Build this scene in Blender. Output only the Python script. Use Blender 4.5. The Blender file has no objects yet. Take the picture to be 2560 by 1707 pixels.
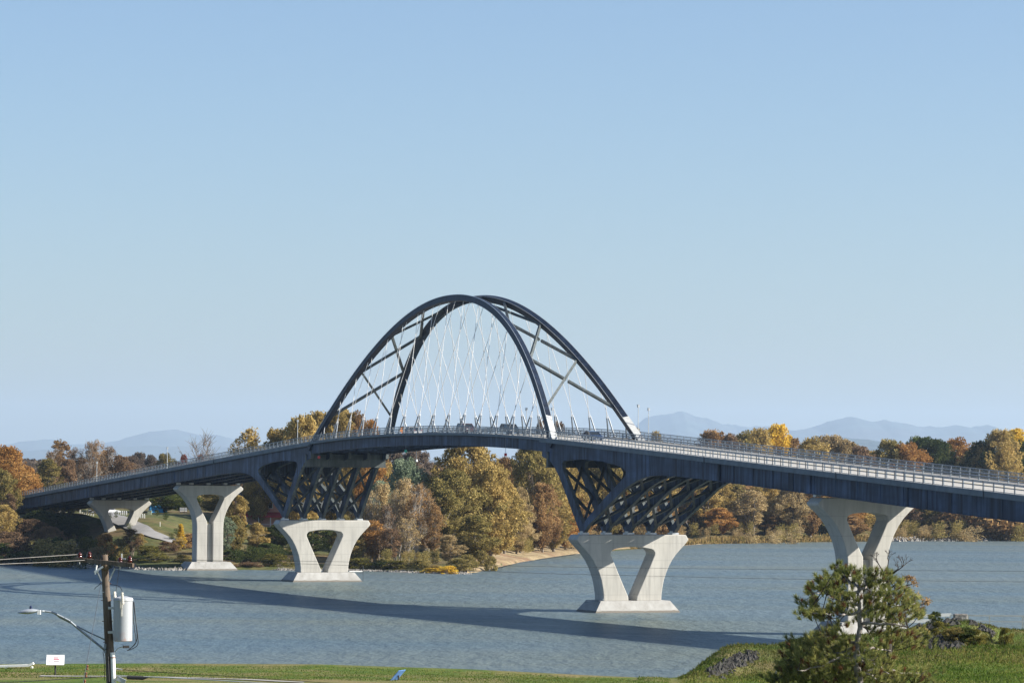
import bpy, bmesh, math, random
import numpy as np
from mathutils import Vector, Matrix, noise as mnoise
from mathutils.geometry import tessellate_polygon
R = math.radians
rnd = random.Random(7)
scene = bpy.context.scene
C = scene.collection

# ------------------------------------------------------------------ camera
CAMH = 20.668; FPX = 8471.5; PITCH = 0.03944; ROLL = 0.0076
cam = bpy.data.cameras.new('camera'); camo = bpy.data.objects.new('camera', cam); C.objects.link(camo)
cam.sensor_width = 36; cam.lens = 36 * FPX / 2560; cam.clip_start = 1; cam.clip_end = 90000
camo.matrix_world = Matrix.Translation((0, 0, CAMH)) @ Matrix.Rotation(math.pi / 2 + PITCH, 4, 'X') @ Matrix.Rotation(ROLL, 4, 'Z')
scene.camera = camo
scene.render.resolution_x = 1024; scene.render.resolution_y = 682

# ------------------------------------------------------------------ sky, sun, exposure
SUN = Vector((0.99, -0.144, 0)).normalized(); ELEV = R(32)
sunv = Vector((SUN.x * math.cos(ELEV), SUN.y * math.cos(ELEV), math.sin(ELEV)))
w = bpy.data.worlds.new('World'); scene.world = w; w.use_nodes = True
nt = w.node_tree; nt.nodes.clear()
sk = nt.nodes.new('ShaderNodeTexSky'); sk.sky_type = 'NISHITA'; sk.sun_disc = False
sk.sun_elevation = ELEV; sk.sun_rotation = math.atan2(sunv.x, sunv.y); sk.altitude = 100
sk.air_density = 1.0; sk.dust_density = 1.0; sk.ozone_density = 4.0
bg = nt.nodes.new('ShaderNodeBackground'); bg.inputs[1].default_value = 0.060
out = nt.nodes.new('ShaderNodeOutputWorld')
wb = nt.nodes.new('ShaderNodeMix'); wb.data_type = 'RGBA'; wb.blend_type = 'MULTIPLY'; wb.inputs[0].default_value = 1.0; wb.inputs[7].default_value = (0.99, 1.0, 1.05, 1)   # camera white balance
nt.links.new(sk.outputs[0], wb.inputs[6]); nt.links.new(wb.outputs[2], bg.inputs[0]); nt.links.new(bg.outputs[0], out.inputs[0])
sl = bpy.data.lights.new('sun', 'SUN'); sl.energy = 5.0; sl.angle = R(0.55); sl.color = (1, 0.93, 0.82)
so = bpy.data.objects.new('sun', sl); C.objects.link(so); so.rotation_euler = sunv.to_track_quat('Z', 'Y').to_euler()
so.location = (300, 0, 300)
scene.view_settings.view_transform = 'Standard'; scene.view_settings.look = 'None'
scene.view_settings.exposure = 1.21; scene.view_settings.gamma = 1

# ------------------------------------------------------------------ helpers
class MB:
    def __init__(s): s.v = []; s.f = []; s.m = []; s.cur = 0
    def add(s, vs, fs):
        b = len(s.v); s.v.extend([tuple(p) for p in vs])
        for f in fs: s.f.append(tuple(b + i for i in f)); s.m.append(s.cur)
        return s
    def box(s, c, d, rz=0):
        hx, hy, hz = d[0] / 2, d[1] / 2, d[2] / 2; co, si = math.cos(rz), math.sin(rz)
        vs = []
        for z in (-hz, hz):
            for x, y in ((-hx, -hy), (hx, -hy), (hx, hy), (-hx, hy)):
                vs.append((c[0] + x * co - y * si, c[1] + x * si + y * co, c[2] + z))
        return s.add(vs, [(3, 2, 1, 0), (4, 5, 6, 7), (0, 1, 5, 4), (1, 2, 6, 5), (2, 3, 7, 6), (3, 0, 4, 7)])
    def frustum(s, a, b, z0, z1, c=(0, 0)):   # a=(hx,hy) at z0, b at z1
        vs = []
        for (hx, hy), z in ((a, z0), (b, z1)):
            for x, y in ((-hx, -hy), (hx, -hy), (hx, hy), (-hx, hy)): vs.append((c[0] + x, c[1] + y, z))
        return s.add(vs, [(3, 2, 1, 0), (4, 5, 6, 7), (0, 1, 5, 4), (1, 2, 6, 5), (2, 3, 7, 6), (3, 0, 4, 7)])
    def tube(s, p0, p1, r0, r1=None, n=6, cap=True):
        r1 = r0 if r1 is None else r1
        p0 = Vector(p0); p1 = Vector(p1); d = p1 - p0
        if d.length < 1e-6: return s
        d.normalize(); a = d.orthogonal().normalized(); b = d.cross(a)
        vs = []
        for p, r in ((p0, r0), (p1, r1)):
            for k in range(n):
                t = 2 * math.pi * k / n; vs.append(p + (a * math.cos(t) + b * math.sin(t)) * r)
        fs = [(k, (k + 1) % n, n + (k + 1) % n, n + k) for k in range(n)]
        if cap: fs += [tuple(range(n))[::-1], tuple(range(n, 2 * n))]
        return s.add(vs, fs)
    def path(s, pts, rs, n=6):
        for i in range(len(pts) - 1): s.tube(pts[i], pts[i + 1], rs[i], rs[i + 1], n, cap=(i in (0, len(pts) - 2)))
        return s
    def beam(s, p0, p1, w, h, up=(0, 0, 1)):   # rectangular section bar
        p0 = Vector(p0); p1 = Vector(p1); d = (p1 - p0).normalized(); up = Vector(up)
        x = d.cross(up); x = x.normalized() if x.length > 1e-5 else d.orthogonal().normalized()
        u = x.cross(d).normalized(); vs = []
        for p in (p0, p1):
            for a, b in ((-1, -1), (1, -1), (1, 1), (-1, 1)): vs.append(p + x * a * w / 2 + u * b * h / 2)
        return s.add(vs, [(3, 2, 1, 0), (4, 5, 6, 7), (0, 1, 5, 4), (1, 2, 6, 5), (2, 3, 7, 6), (3, 0, 4, 7)])
    def extrude(s, outer, holes, fn, a, b, side_mat=None):
        # 2-D polygons -> solid between fn(p,a) and fn(p,b)
        loops = [outer] + list(holes)
        tri = tessellate_polygon([[Vector((p[0], p[1], 0)) for p in l] for l in loops])
        flat = [p for l in loops for p in l]; n = len(flat)
        vs = [fn(p, a) for p in flat] + [fn(p, b) for p in flat]
        fs = [tuple(t) for t in tri] + [tuple(n + i for i in reversed(t)) for t in tri]
        s.add(vs, fs); cur = s.cur
        if side_mat is not None: s.cur = side_mat
        base = len(s.v) - 2 * n; o = 0
        for l in loops:
            m = len(l)
            for i in range(m):
                j = (i + 1) % m; s.f.append((base + o + i, base + o + j, base + n + o + j, base + n + o + i)); s.m.append(s.cur)
            o += m
        s.cur = cur
        return s
    def lathe(s, prof, c=(0, 0, 0), n=16, axis='Z'):
        vs = []
        for r, z in prof:
            for k in range(n):
                t = 2 * math.pi * k / n
                p = (r * math.cos(t), r * math.sin(t), z) if axis == 'Z' else (z, r * math.cos(t), r * math.sin(t))
                vs.append((c[0] + p[0], c[1] + p[1], c[2] + p[2]))
        fs = []
        for i in range(len(prof) - 1):
            for k in range(n): fs.append((i * n + k, i * n + (k + 1) % n, (i + 1) * n + (k + 1) % n, (i + 1) * n + k))
        fs.append(tuple(range(n))[::-1]); fs.append(tuple((len(prof) - 1) * n + k for k in range(n)))
        return s.add(vs, fs)
    def mesh(s, name, mats, smooth=False, fix=True):
        me = bpy.data.meshes.new(name); me.from_pydata(s.v, [], s.f)
        if not isinstance(mats, (list, tuple)): mats = [mats]
        for m in mats: me.materials.append(m)
        if len(mats) > 1: me.polygons.foreach_set('material_index', s.m)
        me.update()
        if fix and len(s.f) < 60000:
            bm = bmesh.new(); bm.from_mesh(me); bmesh.ops.recalc_face_normals(bm, faces=bm.faces); bm.to_mesh(me); bm.free()
        if smooth: me.polygons.foreach_set('use_smooth', [True] * len(me.polygons))
        return me
    def build(s, name, mats, parent=None, smooth=False, fix=True):
        o = bpy.data.objects.new(name, s.mesh(name, mats, smooth, fix)); C.objects.link(o)
        if parent is not None: o.parent = parent
        return o

def tag(o, label=None, cat=None, group=None, kind=None):
    if label: o['label'] = label
    if cat: o['category'] = cat
    if group: o['group'] = group
    if kind: o['kind'] = kind
    return o
def empty(name, loc=(0, 0, 0), rz=0, label=None, cat=None, group=None):
    o = bpy.data.objects.new(name, None); C.objects.link(o); o.location = loc; o.rotation_euler = (0, 0, rz)
    o.empty_display_size = 0.5
    return tag(o, label, cat, group)
KIDS = {}
def copy_tree(o, parent=None):
    c = o.copy(); C.objects.link(c); c.parent = parent
    for ch in [x for x in o.children]: copy_tree(ch, c)
    return c
def bevel(o, wd, seg=2):
    m = o.modifiers.new('bevel', 'BEVEL'); m.width = wd; m.segments = seg; m.limit_method = 'ANGLE'; m.angle_limit = R(40)
    return o

# pixel of the 2560 px wide photograph -> world ray (used once, to survey positions)
def ray(u, v):
    a = u - 1280; b = v - 853.5; c, s = math.cos(ROLL), math.sin(ROLL)
    x = c * a + s * b; y = -s * a + c * b
    X = x / FPX; Y = math.cos(PITCH) + y / FPX * math.sin(PITCH); Z = math.sin(PITCH) - y / FPX * math.cos(PITCH)
    return X / Y, Z / Y
def at(u, v, Y):
    x, z = ray(u, v); return Vector((x * Y, Y, CAMH + z * Y))

# ------------------------------------------------------------------ materials
def newmat(name):
    m = bpy.data.materials.new(name); m.use_nodes = True; n = m.node_tree; n.nodes.clear()
    o = n.nodes.new('ShaderNodeOutputMaterial'); return m, n, o
def ramp(n, stops, fac):
    r = n.nodes.new('ShaderNodeValToRGB'); e = r.color_ramp.elements
    while len(e) < len(stops): e.new(0.5)
    for i, (p, c) in enumerate(stops):
        e[i].position = p; e[i].color = (c[0], c[1], c[2], 1) if isinstance(c, (tuple, list)) else (c, c, c, 1)
    n.links.new(fac, r.inputs[0]); return r.outputs[0]
def coords(n, scale=(1, 1, 1), kind='Object'):
    tc = n.nodes.new('ShaderNodeTexCoord'); mp = n.nodes.new('ShaderNodeMapping'); mp.inputs['Scale'].default_value = scale
    n.links.new(tc.outputs[kind], mp.inputs[0]); return mp.outputs[0]
def nz(n, vec, scale, detail=4, rough=0.55, dist=0):
    t = n.nodes.new('ShaderNodeTexNoise'); t.inputs['Scale'].default_value = scale; t.inputs['Detail'].default_value = detail
    t.inputs['Roughness'].default_value = rough; t.inputs['Distortion'].default_value = dist
    n.links.new(vec, t.inputs['Vector']); return t.outputs['Fac']
def mixc(n, fac, a, b, mode='MIX'):
    m = n.nodes.new('ShaderNodeMix'); m.data_type = 'RGBA'; m.blend_type = mode
    for i, x in ((0, fac), (6, a), (7, b)):
        if isinstance(x, (int, float)): m.inputs[i].default_value = x
        elif isinstance(x, tuple): m.inputs[i].default_value = (*x[:3], 1)
        else: n.links.new(x, m.inputs[i])
    return m.outputs[2]
def princ(n, o, col, rough=0.6, metal=0.0, bump=None, bstr=0.3, bdist=0.05, spec=0.5):
    p = n.nodes.new('ShaderNodeBsdfPrincipled')
    if isinstance(col, tuple): p.inputs['Base Color'].default_value = (*col[:3], 1)
    else: n.links.new(col, p.inputs['Base Color'])
    if isinstance(rough, (int, float)): p.inputs['Roughness'].default_value = rough
    else: n.links.new(rough, p.inputs['Roughness'])
    p.inputs['Metallic'].default_value = metal; p.inputs['Specular IOR Level'].default_value = spec
    if bump is not None:
        b = n.nodes.new('ShaderNodeBump'); b.inputs['Strength'].default_value = bstr; b.inputs['Distance'].default_value = bdist
        n.links.new(bump, b.inputs['Height']); n.links.new(b.outputs[0], p.inputs['Normal'])
    n.links.new(p.outputs[0], o.inputs[0]); return p
def plain(name, col, rough=0.6, metal=0.0, var=0.25, scale=3.0, spec=0.5):
    m, n, o = newmat(name); f = nz(n, coords(n), scale)
    c = mixc(n, ramp(n, [(0.3, 0.0), (0.7, 1.0)], f), tuple(x * (1 - var) for x in col), tuple(min(1, x * (1 + var)) for x in col))
    princ(n, o, c, rough, metal, f, 0.15, 0.01, spec); return m
M = {}
# weathered navy paint with vertical chalky streaks
def streaky(name, dark, light, rough=0.5, amount=1.0):
    m, n, o = newmat(name)
    st = nz(n, coords(n, (1.1, 1.1, 0.10)), 1.0, 6, 0.65)
    big = nz(n, coords(n, (0.12, 0.12, 0.35)), 1.0, 3)
    f = n.nodes.new('ShaderNodeMath'); f.operation = 'MULTIPLY'
    n.links.new(ramp(n, [(0.38, 0), (0.62, 1)], st), f.inputs[0]); n.links.new(ramp(n, [(0.3, 0.25), (0.65, amount)], big), f.inputs[1])
    c = mixc(n, f.outputs[0], dark, light)
    princ(n, o, c, rough, 0, st, 0.1, 0.02, 0.2); return m
M['navy'] = streaky('navy_paint', (0.005, 0.011, 0.028), (0.062, 0.105, 0.19), 0.55)
M['navyrib'] = streaky('navy_rib_paint', (0.004, 0.008, 0.017), (0.016, 0.028, 0.055), 0.5)
M['zinc'] = streaky('zinc_coating', (0.10, 0.115, 0.12), (0.22, 0.235, 0.24), 0.5)
M['whitezinc'] = plain('white_zinc', (0.42, 0.43, 0.42), 0.5, 0, 0.1)
M['slate'] = plain('slate_concrete', (0.13, 0.155, 0.175), 0.8, 0, 0.18, 0.8)
M['road'] = plain('worn_concrete_road', (0.33, 0.32, 0.295), 0.85, 0, 0.1, 0.6)
M['rail'] = plain('galvanised_rail', (0.17, 0.20, 0.23), 0.5, 0.2, 0.15)
M['post'] = plain('dark_rail_post', (0.05, 0.06, 0.075), 0.5, 0.2, 0.15)
M['hanger'] = plain('white_hanger_rod', (0.58, 0.58, 0.57), 0.4, 0, 0.05)
M['socket'] = plain('grey_hanger_socket', (0.17, 0.19, 0.21), 0.45, 0.2, 0.1)
M['black'] = plain('black_rubber', (0.02, 0.02, 0.022), 0.6)
M['white'] = plain('white_paint', (0.78, 0.78, 0.76), 0.5, 0, 0.06)
M['steel'] = plain('galvanised_steel', (0.45, 0.47, 0.48), 0.4, 0.5, 0.1)
M['alum'] = plain('brushed_aluminium', (0.20, 0.23, 0.26), 0.5, 0.3, 0.1)
M['glass'] = plain('dark_window_glass', (0.02, 0.025, 0.03), 0.08, 0, 0.1)
M['porc'] = plain('brown_porcelain', (0.055, 0.010, 0.007), 0.12, 0, 0.2)
M['rust'] = plain('rusty_iron', (0.16, 0.06, 0.03), 0.8, 0, 0.4, 8)
def mesh_fence():
    m, n, o = newmat('woven_wire_mesh'); d = n.nodes.new('ShaderNodeBsdfPrincipled'); d.inputs['Base Color'].default_value = (0.22, 0.24, 0.25, 1)
    d.inputs['Roughness'].default_value = 0.5; t = n.nodes.new('ShaderNodeBsdfTransparent'); mx = n.nodes.new('ShaderNodeMixShader')
    mx.inputs[0].default_value = 0.62; n.links.new(d.outputs[0], mx.inputs[1]); n.links.new(t.outputs[0], mx.inputs[2]); n.links.new(mx.outputs[0], o.inputs[0]); return m
M['mesh'] = mesh_fence()
def concrete():
    m, n, o = newmat('pale_concrete')
    f = nz(n, coords(n, (0.25, 0.25, 0.12)), 1.0, 6, 0.6); g = nz(n, coords(n, (2, 2, 0.2)), 1.0, 4)
    tc = n.nodes.new('ShaderNodeTexCoord'); sp = n.nodes.new('ShaderNodeSeparateXYZ'); n.links.new(tc.outputs['Object'], sp.inputs[0])
    # lift joints every 2.6 m
    a = n.nodes.new('ShaderNodeMath'); a.operation = 'MULTIPLY'; a.inputs[1].default_value = 1 / 2.6; n.links.new(sp.outputs[2], a.inputs[0])
    b = n.nodes.new('ShaderNodeMath'); b.operation = 'FRACT'; n.links.new(a.outputs[0], b.inputs[0])
    j = n.nodes.new('ShaderNodeMath'); j.operation = 'LESS_THAN'; j.inputs[1].default_value = 0.035; n.links.new(b.outputs[0], j.inputs[0])
    c = mixc(n, ramp(n, [(0.35, 0), (0.7, 1)], f), (0.36, 0.352, 0.322), (0.45, 0.44, 0.405))
    c = mixc(n, ramp(n, [(0.46, 0), (0.72, 0.5)], g), c, (0.24, 0.235, 0.22))
    jm = n.nodes.new('ShaderNodeMath'); jm.operation = 'MULTIPLY'; jm.inputs[1].default_value = 0.30; n.links.new(j.outputs[0], jm.inputs[0])
    c = mixc(n, jm.outputs[0], c, (0.2, 0.2, 0.19))
    princ(n, o, c, 0.85, 0, f, 0.2, 0.05, 0.3); return m
M['conc'] = concrete()
M['zincd'] = streaky('dull_zinc_struts', (0.03, 0.037, 0.042), (0.09, 0.098, 0.10), 0.55)
def footing_mat():
    m, n, o = newmat('weathered_footing_concrete'); tc = n.nodes.new('ShaderNodeTexCoord'); sp = n.nodes.new('ShaderNodeSeparateXYZ'); n.links.new(tc.outputs['Object'], sp.inputs[0])
    f = nz(n, coords(n, (0.9, 0.9, 0.35)), 1.0, 5, 0.65); c = ramp(n, [(0.3, (0.23, 0.225, 0.21)), (0.55, (0.31, 0.31, 0.30)), (0.75, (0.37, 0.37, 0.36))], f)
    ad = n.nodes.new('ShaderNodeMath'); ad.operation = 'MULTIPLY_ADD'; ad.inputs[1].default_value = -0.55; n.links.new(f, ad.inputs[0]); n.links.new(sp.outputs[2], ad.inputs[2])
    c = mixc(n, ramp(n, [(0.0, 0.8), (0.05, 0.0)], ad.outputs[0]), c, (0.10, 0.085, 0.065)); princ(n, o, c, 0.85, 0, f, 0.2, 0.05, 0.3); return m
M['footc'] = footing_mat()
def foliage(name, cols, dark=0.55):
    m, n, o = newmat(name)
    g = n.nodes.new('ShaderNodeNewGeometry'); oi = n.nodes.new('ShaderNodeObjectInfo')
    big = nz(n, coords(n, (1, 1, 1)), 0.22, 2)
    add = n.nodes.new('ShaderNodeMath'); add.operation = 'MULTIPLY_ADD'; add.inputs[1].default_value = 0.55
    n.links.new(g.outputs['Random Per Island'], add.inputs[0])
    sc = n.nodes.new('ShaderNodeMath'); sc.operation = 'MULTIPLY_ADD'; sc.inputs[1].default_value = 1.3; sc.inputs[2].default_value = -0.42
    n.links.new(big, sc.inputs[0]); n.links.new(sc.outputs[0], add.inputs[2])
    c = ramp(n, [(i / (len(cols) - 1) * 0.9 + 0.05, k) for i, k in enumerate(cols)], add.outputs[0])
    hv = n.nodes.new('ShaderNodeHueSaturation'); v = n.nodes.new('ShaderNodeMath'); v.operation = 'MULTIPLY_ADD'; v.inputs[1].default_value = 0.4; v.inputs[2].default_value = 0.8
    n.links.new(oi.outputs['Random'], v.inputs[0]); n.links.new(v.outputs[0], hv.inputs['Value'])
    n.links.new(c, hv.inputs['Color'])
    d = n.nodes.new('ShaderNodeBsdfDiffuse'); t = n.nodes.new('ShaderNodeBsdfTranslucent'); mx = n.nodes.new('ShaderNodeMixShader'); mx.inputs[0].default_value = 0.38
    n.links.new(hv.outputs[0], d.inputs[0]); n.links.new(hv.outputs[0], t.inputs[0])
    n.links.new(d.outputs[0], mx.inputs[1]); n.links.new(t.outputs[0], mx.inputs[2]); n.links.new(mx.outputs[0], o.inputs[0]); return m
FOL = {
 'gold':   [(0.15, 0.12, 0.045), (0.34, 0.25, 0.085), (0.58, 0.43, 0.17)],
 'olive':  [(0.08, 0.08, 0.03), (0.22, 0.18, 0.06), (0.46, 0.36, 0.14)],
 'orange': [(0.16, 0.08, 0.02), (0.38, 0.20, 0.065), (0.54, 0.34, 0.12)],
 'rust':   [(0.12, 0.075, 0.038), (0.28, 0.17, 0.075), (0.44, 0.30, 0.14)],
 'tan':    [(0.17, 0.13, 0.07), (0.37, 0.275, 0.135), (0.58, 0.46, 0.25)],
 'brown':  [(0.085, 0.06, 0.04), (0.19, 0.125, 0.075), (0.32, 0.21, 0.12)],
 'red':    [(0.11, 0.03, 0.022), (0.24, 0.065, 0.04), (0.32, 0.13, 0.07)],
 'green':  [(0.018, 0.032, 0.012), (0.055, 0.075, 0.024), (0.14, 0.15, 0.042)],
 'silver': [(0.09, 0.12, 0.075), (0.20, 0.25, 0.16), (0.38, 0.43, 0.30)],
 'greyb':  [(0.085, 0.07, 0.06), (0.16, 0.125, 0.10), (0.25, 0.195, 0.14)],
 'yellow': [(0.34, 0.23, 0.03), (0.58, 0.40, 0.055), (0.68, 0.50, 0.09)],
 'bush':   [(0.05, 0.06, 0.016), (0.15, 0.14, 0.035), (0.28, 0.23, 0.06)],
}
for k in FOL: M['f_' + k] = foliage(k + '_leaves', FOL[k])
M['bark'] = plain('grey_bark', (0.16, 0.135, 0.11), 0.9, 0, 0.35, 2)
M['palebark'] = plain('pale_bark', (0.27, 0.245, 0.215), 0.85, 0, 0.25, 2)

# ------------------------------------------------------------------ terrain of the far shore
SH = [(-3000, 900), (-400, 800), (-200, 775), (-125, 762), (-108, 757), (-92, 738), (-80, 725), (-70, 721), (-58, 729), (-44, 726), (-32, 729), (-23, 719), (-15, 711),
      (-9, 711), (-3, 755), (2.3, 809), (12.7, 872), (18.6, 905), (58, 1041), (93, 1086), (121, 1110), (174, 1151), (400, 1230), (3000, 1500)]
SHX = [p[0] for p in SH]; SHY = [p[1] for p in SH]
def sm(x): x = min(1, max(0, x)); return x * x * (3 - 2 * x)
def lerp(a, b, t): return a + (b - a) * t
def land(X, Y):
    ys = float(np.interp(X, SHX, SHY)); d = (Y - ys)
    if -9 < X < 60: d *= 0.45
    if d < 0: return max(-3, d * 0.25)
    h = 0.55 * sm(d / 4)
    if X < -84: h += 9.6 * sm(d / 85)
    elif X < -72: k = (X + 84) / 12; h += lerp(9.6 * sm(d / 85), 9.6 * min(1, d / 138), k)
    elif X < -45: k = sm((X + 72) / 27); h += lerp(9.6 * min(1, d / 138), 2.4 * sm((d - 2) / 70) + 6 * sm((d - 90) / 120), k)
    elif X < 20: h += 2.4 * sm((d - 2) / 70) + 6 * sm((d - 90) / 120)
    else: h += lerp(2.4 * sm((d - 2) / 70) + 6 * sm((d - 90) / 120), 1.2 * sm((d - 3) / 20) + 7 * sm((d - 20) / 60), sm((X - 20) / 60))
    # bank of the bridge approach
    h += mnoise.noise(Vector((X * 0.05, Y * 0.05, 0))) * 0.5 * sm(d / 20)
    return h
def onland(u, v, y0=690, y1=1300):
    x, z = ray(u, v); Y = y0
    while Y < y1:
        if CAMH + z * Y <= land(x * Y, Y): return Vector((x * Y, Y, land(x * Y, Y)))
        Y += 1.5
    return Vector((x * y1, y1, land(x * y1, y1)))
def grid(name, xs, ys, fn, mat, smooth=True):
    v = [(x, y, fn(x, y)) for y in ys for x in xs]; nx = len(xs)
    f = [(j * nx + i, j * nx + i + 1, (j + 1) * nx + i + 1, (j + 1) * nx + i) for j in range(len(ys) - 1) for i in range(nx - 1)]
    b = MB(); b.v = v; b.f = f; b.m = [0] * len(f); return b.build(name, mat, None, smooth, fix=False)
def groundmat(name, cols, scale, patch, patchcol, bump=0.5, bscale=3):
    m, n, o = newmat(name); co = coords(n)
    a = nz(n, co, scale, 6, 0.65); b = nz(n, co, patch, 4, 0.6, 0.6); d = nz(n, co, bscale, 5, 0.7)
    c = ramp(n, [(0.3, cols[0]), (0.5, cols[1]), (0.72, cols[2])], a)
    c = mixc(n, ramp(n, [(0.45, 0), (0.62, 1)], b), c, patchcol)
    e = ramp(n, [(0.3, 0.6), (0.7, 1.25)], d); c = mixc(n, 1.0, c, e, 'MULTIPLY')
    princ(n, o, c, 0.95, 0, d, bump, 0.15, 0.15); return m
M['fargrass'] = groundmat('far_bank_grass', [(0.04, 0.052, 0.017), (0.072, 0.082, 0.027), (0.13, 0.115, 0.048)], 0.25, 0.035, (0.15, 0.105, 0.055), 0.8, 0.8)
xs = list(np.concatenate([[-12000, -8000, -5000], np.linspace(-3000, -210, 14), np.arange(-200, 205, 3.0), np.linspace(215, 3000, 14), [5000, 8000, 12000]]))
ys = list(np.concatenate([np.arange(700, 1250, 3.5), np.linspace(1260, 2500, 12), np.linspace(3000, 44000, 16)]))
g = grid('ground', xs, ys, land, M['fargrass']); tag(g, kind='structure')

# beach: the tan strand behind the point
def strip(name, pts_l, pts_r, mat, dz, sub=1, fn=land, kind='structure'):
    b = MB(); v = []
    for a, c in zip(pts_l, pts_r):
        for k in range(sub + 1):
            t = k / sub; x = a[0] + (c[0] - a[0]) * t; y = a[1] + (c[1] - a[1]) * t; v.append((x, y, fn(x, y) + dz))
    for i in range(len(pts_l) - 1):
        for k in range(sub):
            q = i * (sub + 1) + k; b.f.append((q, q + 1, q + sub + 2, q + sub + 1)); b.m.append(0)
    b.v = v; return tag(b.build(name, mat, None, True, fix=False), kind=kind)
def dense(pts, n):
    s = np.linspace(0, len(pts) - 1, n); i = np.arange(len(pts))
    return list(zip(np.interp(s, i, [p[0] for p in pts]), np.interp(s, i, [p[1] for p in pts])))
M['beach'] = groundmat('dry_beach', [(0.19, 0.15, 0.085), (0.29, 0.225, 0.13), (0.36, 0.29, 0.18)], 0.15, 0.06, (0.20, 0.13, 0.08), 0.5, 0.8)
bl = dense([(-9, 712), (-4.5, 740), (0, 785), (7, 838), (15.5, 888), (30, 948), (60, 1045)], 60)
br = dense([(-9.5, 735), (-10, 790), (-6, 840), (0, 880), (9, 930), (27, 985), (56, 1075)], 60)
strip('beach', bl, br, M['beach'], 0.10, 8)
M['wetsand'] = groundmat('wet_shingle', [(0.06, 0.055, 0.045), (0.09, 0.08, 0.065), (0.13, 0.12, 0.10)], 0.8, 0.2, (0.05, 0.05, 0.045), 0.6, 2)
wl = dense([(-12, 708), (-6.5, 728), (-2.2, 757), (2.8, 806), (8, 838), (17, 890)], 50)
wr = dense([(-8.6, 716), (-4.5, 742), (-1, 774), (4.5, 818), (9.5, 850), (18, 900)], 50)
strip('wet_shore', wl, wr, M['wetsand'], 0.16, 3, lambda x, y: max(0.02, land(x, y)))

# ------------------------------------------------------------------ water
def water():
    m, n, o = newmat('lake_water')
    co = coords(n)
    a = nz(n, coords(n, (1.1, 0.9, 1)), 1.0, 4, 0.6); b = nz(n, coords(n, (0.36, 0.14, 1)), 1.0, 3, 0.6)
    ad = n.nodes.new('ShaderNodeMath'); ad.operation = 'MULTIPLY_ADD'; ad.inputs[1].default_value = 3.0
    n.links.new(b, ad.inputs[0]); n.links.new(a, ad.inputs[2])
    bp = n.nodes.new('ShaderNodeBump'); bp.inputs['Strength'].default_value = 1.0; bp.inputs['Distance'].default_value = 0.22
    n.links.new(ad.outputs[0], bp.inputs['Height'])
    pt = nz(n, coords(n, (0.006, 0.02, 1)), 1.0, 5, 0.6, 0.4)
    col = mixc(n, ramp(n, [(0.35, 0), (0.68, 1)], pt), (0.060, 0.092, 0.106), (0.098, 0.116, 0.098))
    # wind-roughened water: turbid body colour under a reflecting skin whose grazing reflectance is cut by the wave slopes
    df = n.nodes.new('ShaderNodeBsdfDiffuse'); n.links.new(col, df.inputs[0]); gl = n.nodes.new('ShaderNodeBsdfGlossy'); gl.inputs['Roughness'].default_value = 0.30; gl.inputs[0].default_value = (0.86, 0.94, 1.0, 1)
    n.links.new(bp.outputs[0], gl.inputs['Normal']); n.links.new(bp.outputs[0], df.inputs['Normal'])
    fr = n.nodes.new('ShaderNodeFresnel'); fr.inputs[0].default_value = 1.33; n.links.new(bp.outputs[0], fr.inputs['Normal'])
    lane = nz(n, coords(n, (0.010, 0.03, 1)), 1.0, 4, 0.6, 0.8); lm = n.nodes.new('ShaderNodeMapRange'); lm.inputs[1].default_value = 0.3; lm.inputs[2].default_value = 0.7; lm.inputs[3].default_value = 0.30; lm.inputs[4].default_value = 0.46; n.links.new(lane, lm.inputs[0])
    mm = n.nodes.new('ShaderNodeMath'); mm.operation = 'MULTIPLY'; n.links.new(fr.outputs[0], mm.inputs[0]); n.links.new(lm.outputs[0], mm.inputs[1])
    mx = n.nodes.new('ShaderNodeMixShader'); n.links.new(mm.outputs[0], mx.inputs[0]); n.links.new(df.outputs[0], mx.inputs[1]); n.links.new(gl.outputs[0], mx.inputs[2])
    n.links.new(mx.outputs[0], o.inputs[0]); return m
M['water'] = water()
b = MB(); b.add([(-12000, -500, 0), (12000, -500, 0), (12000, 44000, 0), (-12000, 44000, 0)], [(0, 1, 2, 3)])
tag(b.build('water', M['water']), kind='structure')

# ================================================================== THE BRIDGE (local x = across, y = along, z = up)
XM, YM, TH = -9.181, 587.117, 0.38135
bridge = empty('arch_bridge', (XM, YM, 0), TH, 'long road bridge with a navy steel arch on pale concrete piers in the lake', 'bridge')
cT, sT = math.cos(TH), math.sin(TH)
def BW(t, s, z): return Vector((XM + t * cT - s * sT, YM + t * sT + s * cT, z))
def S(s):          # top of slab edge
    a = abs(s); return 27.85 - 0.00038 * a * a if a < 70.4 else 27.85 - 0.00038 * 70.4 ** 2 - 0.0535 * (a - 70.4)
S0, S1 = -330.0, 306.0
JO = 57.0          # joints of the arch span
# --- deck slab: approach slabs deeper than the arch-span slab
def slab(s0, s1, prof, name, mat):
    n = max(2, int((s1 - s0) / 4)); b = MB(); P = len(prof); v = []
    for i in range(n + 1):
        s = s0 + (s1 - s0) * i / n
        for t, dz in prof: v.append((t, s, S(s) + dz))
    f = []
    for i in range(n):
        for k in range(P):
            f.append((i * P + k, i * P + (k + 1) % P, (i + 1) * P + (k + 1) % P, (i + 1) * P + k))
    f.append(tuple(range(P))); f.append(tuple(n * P + k for k in range(P))[::-1])
    b.add(v, f); return b.build(name, mat, bridge)
ap = [(-8.3, 0), (-7.95, 0), (-7.95, -0.12), (7.95, -0.12), (7.95, 0), (8.3, 0), (8.3, -0.7), (-8.3, -0.7)]
ar = [(-8.3, 0), (-7.95, 0), (-7.95, -0.12), (7.95, -0.12), (7.95, 0), (8.3, 0), (8.3, -0.42), (-8.3, -0.42)]
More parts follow.
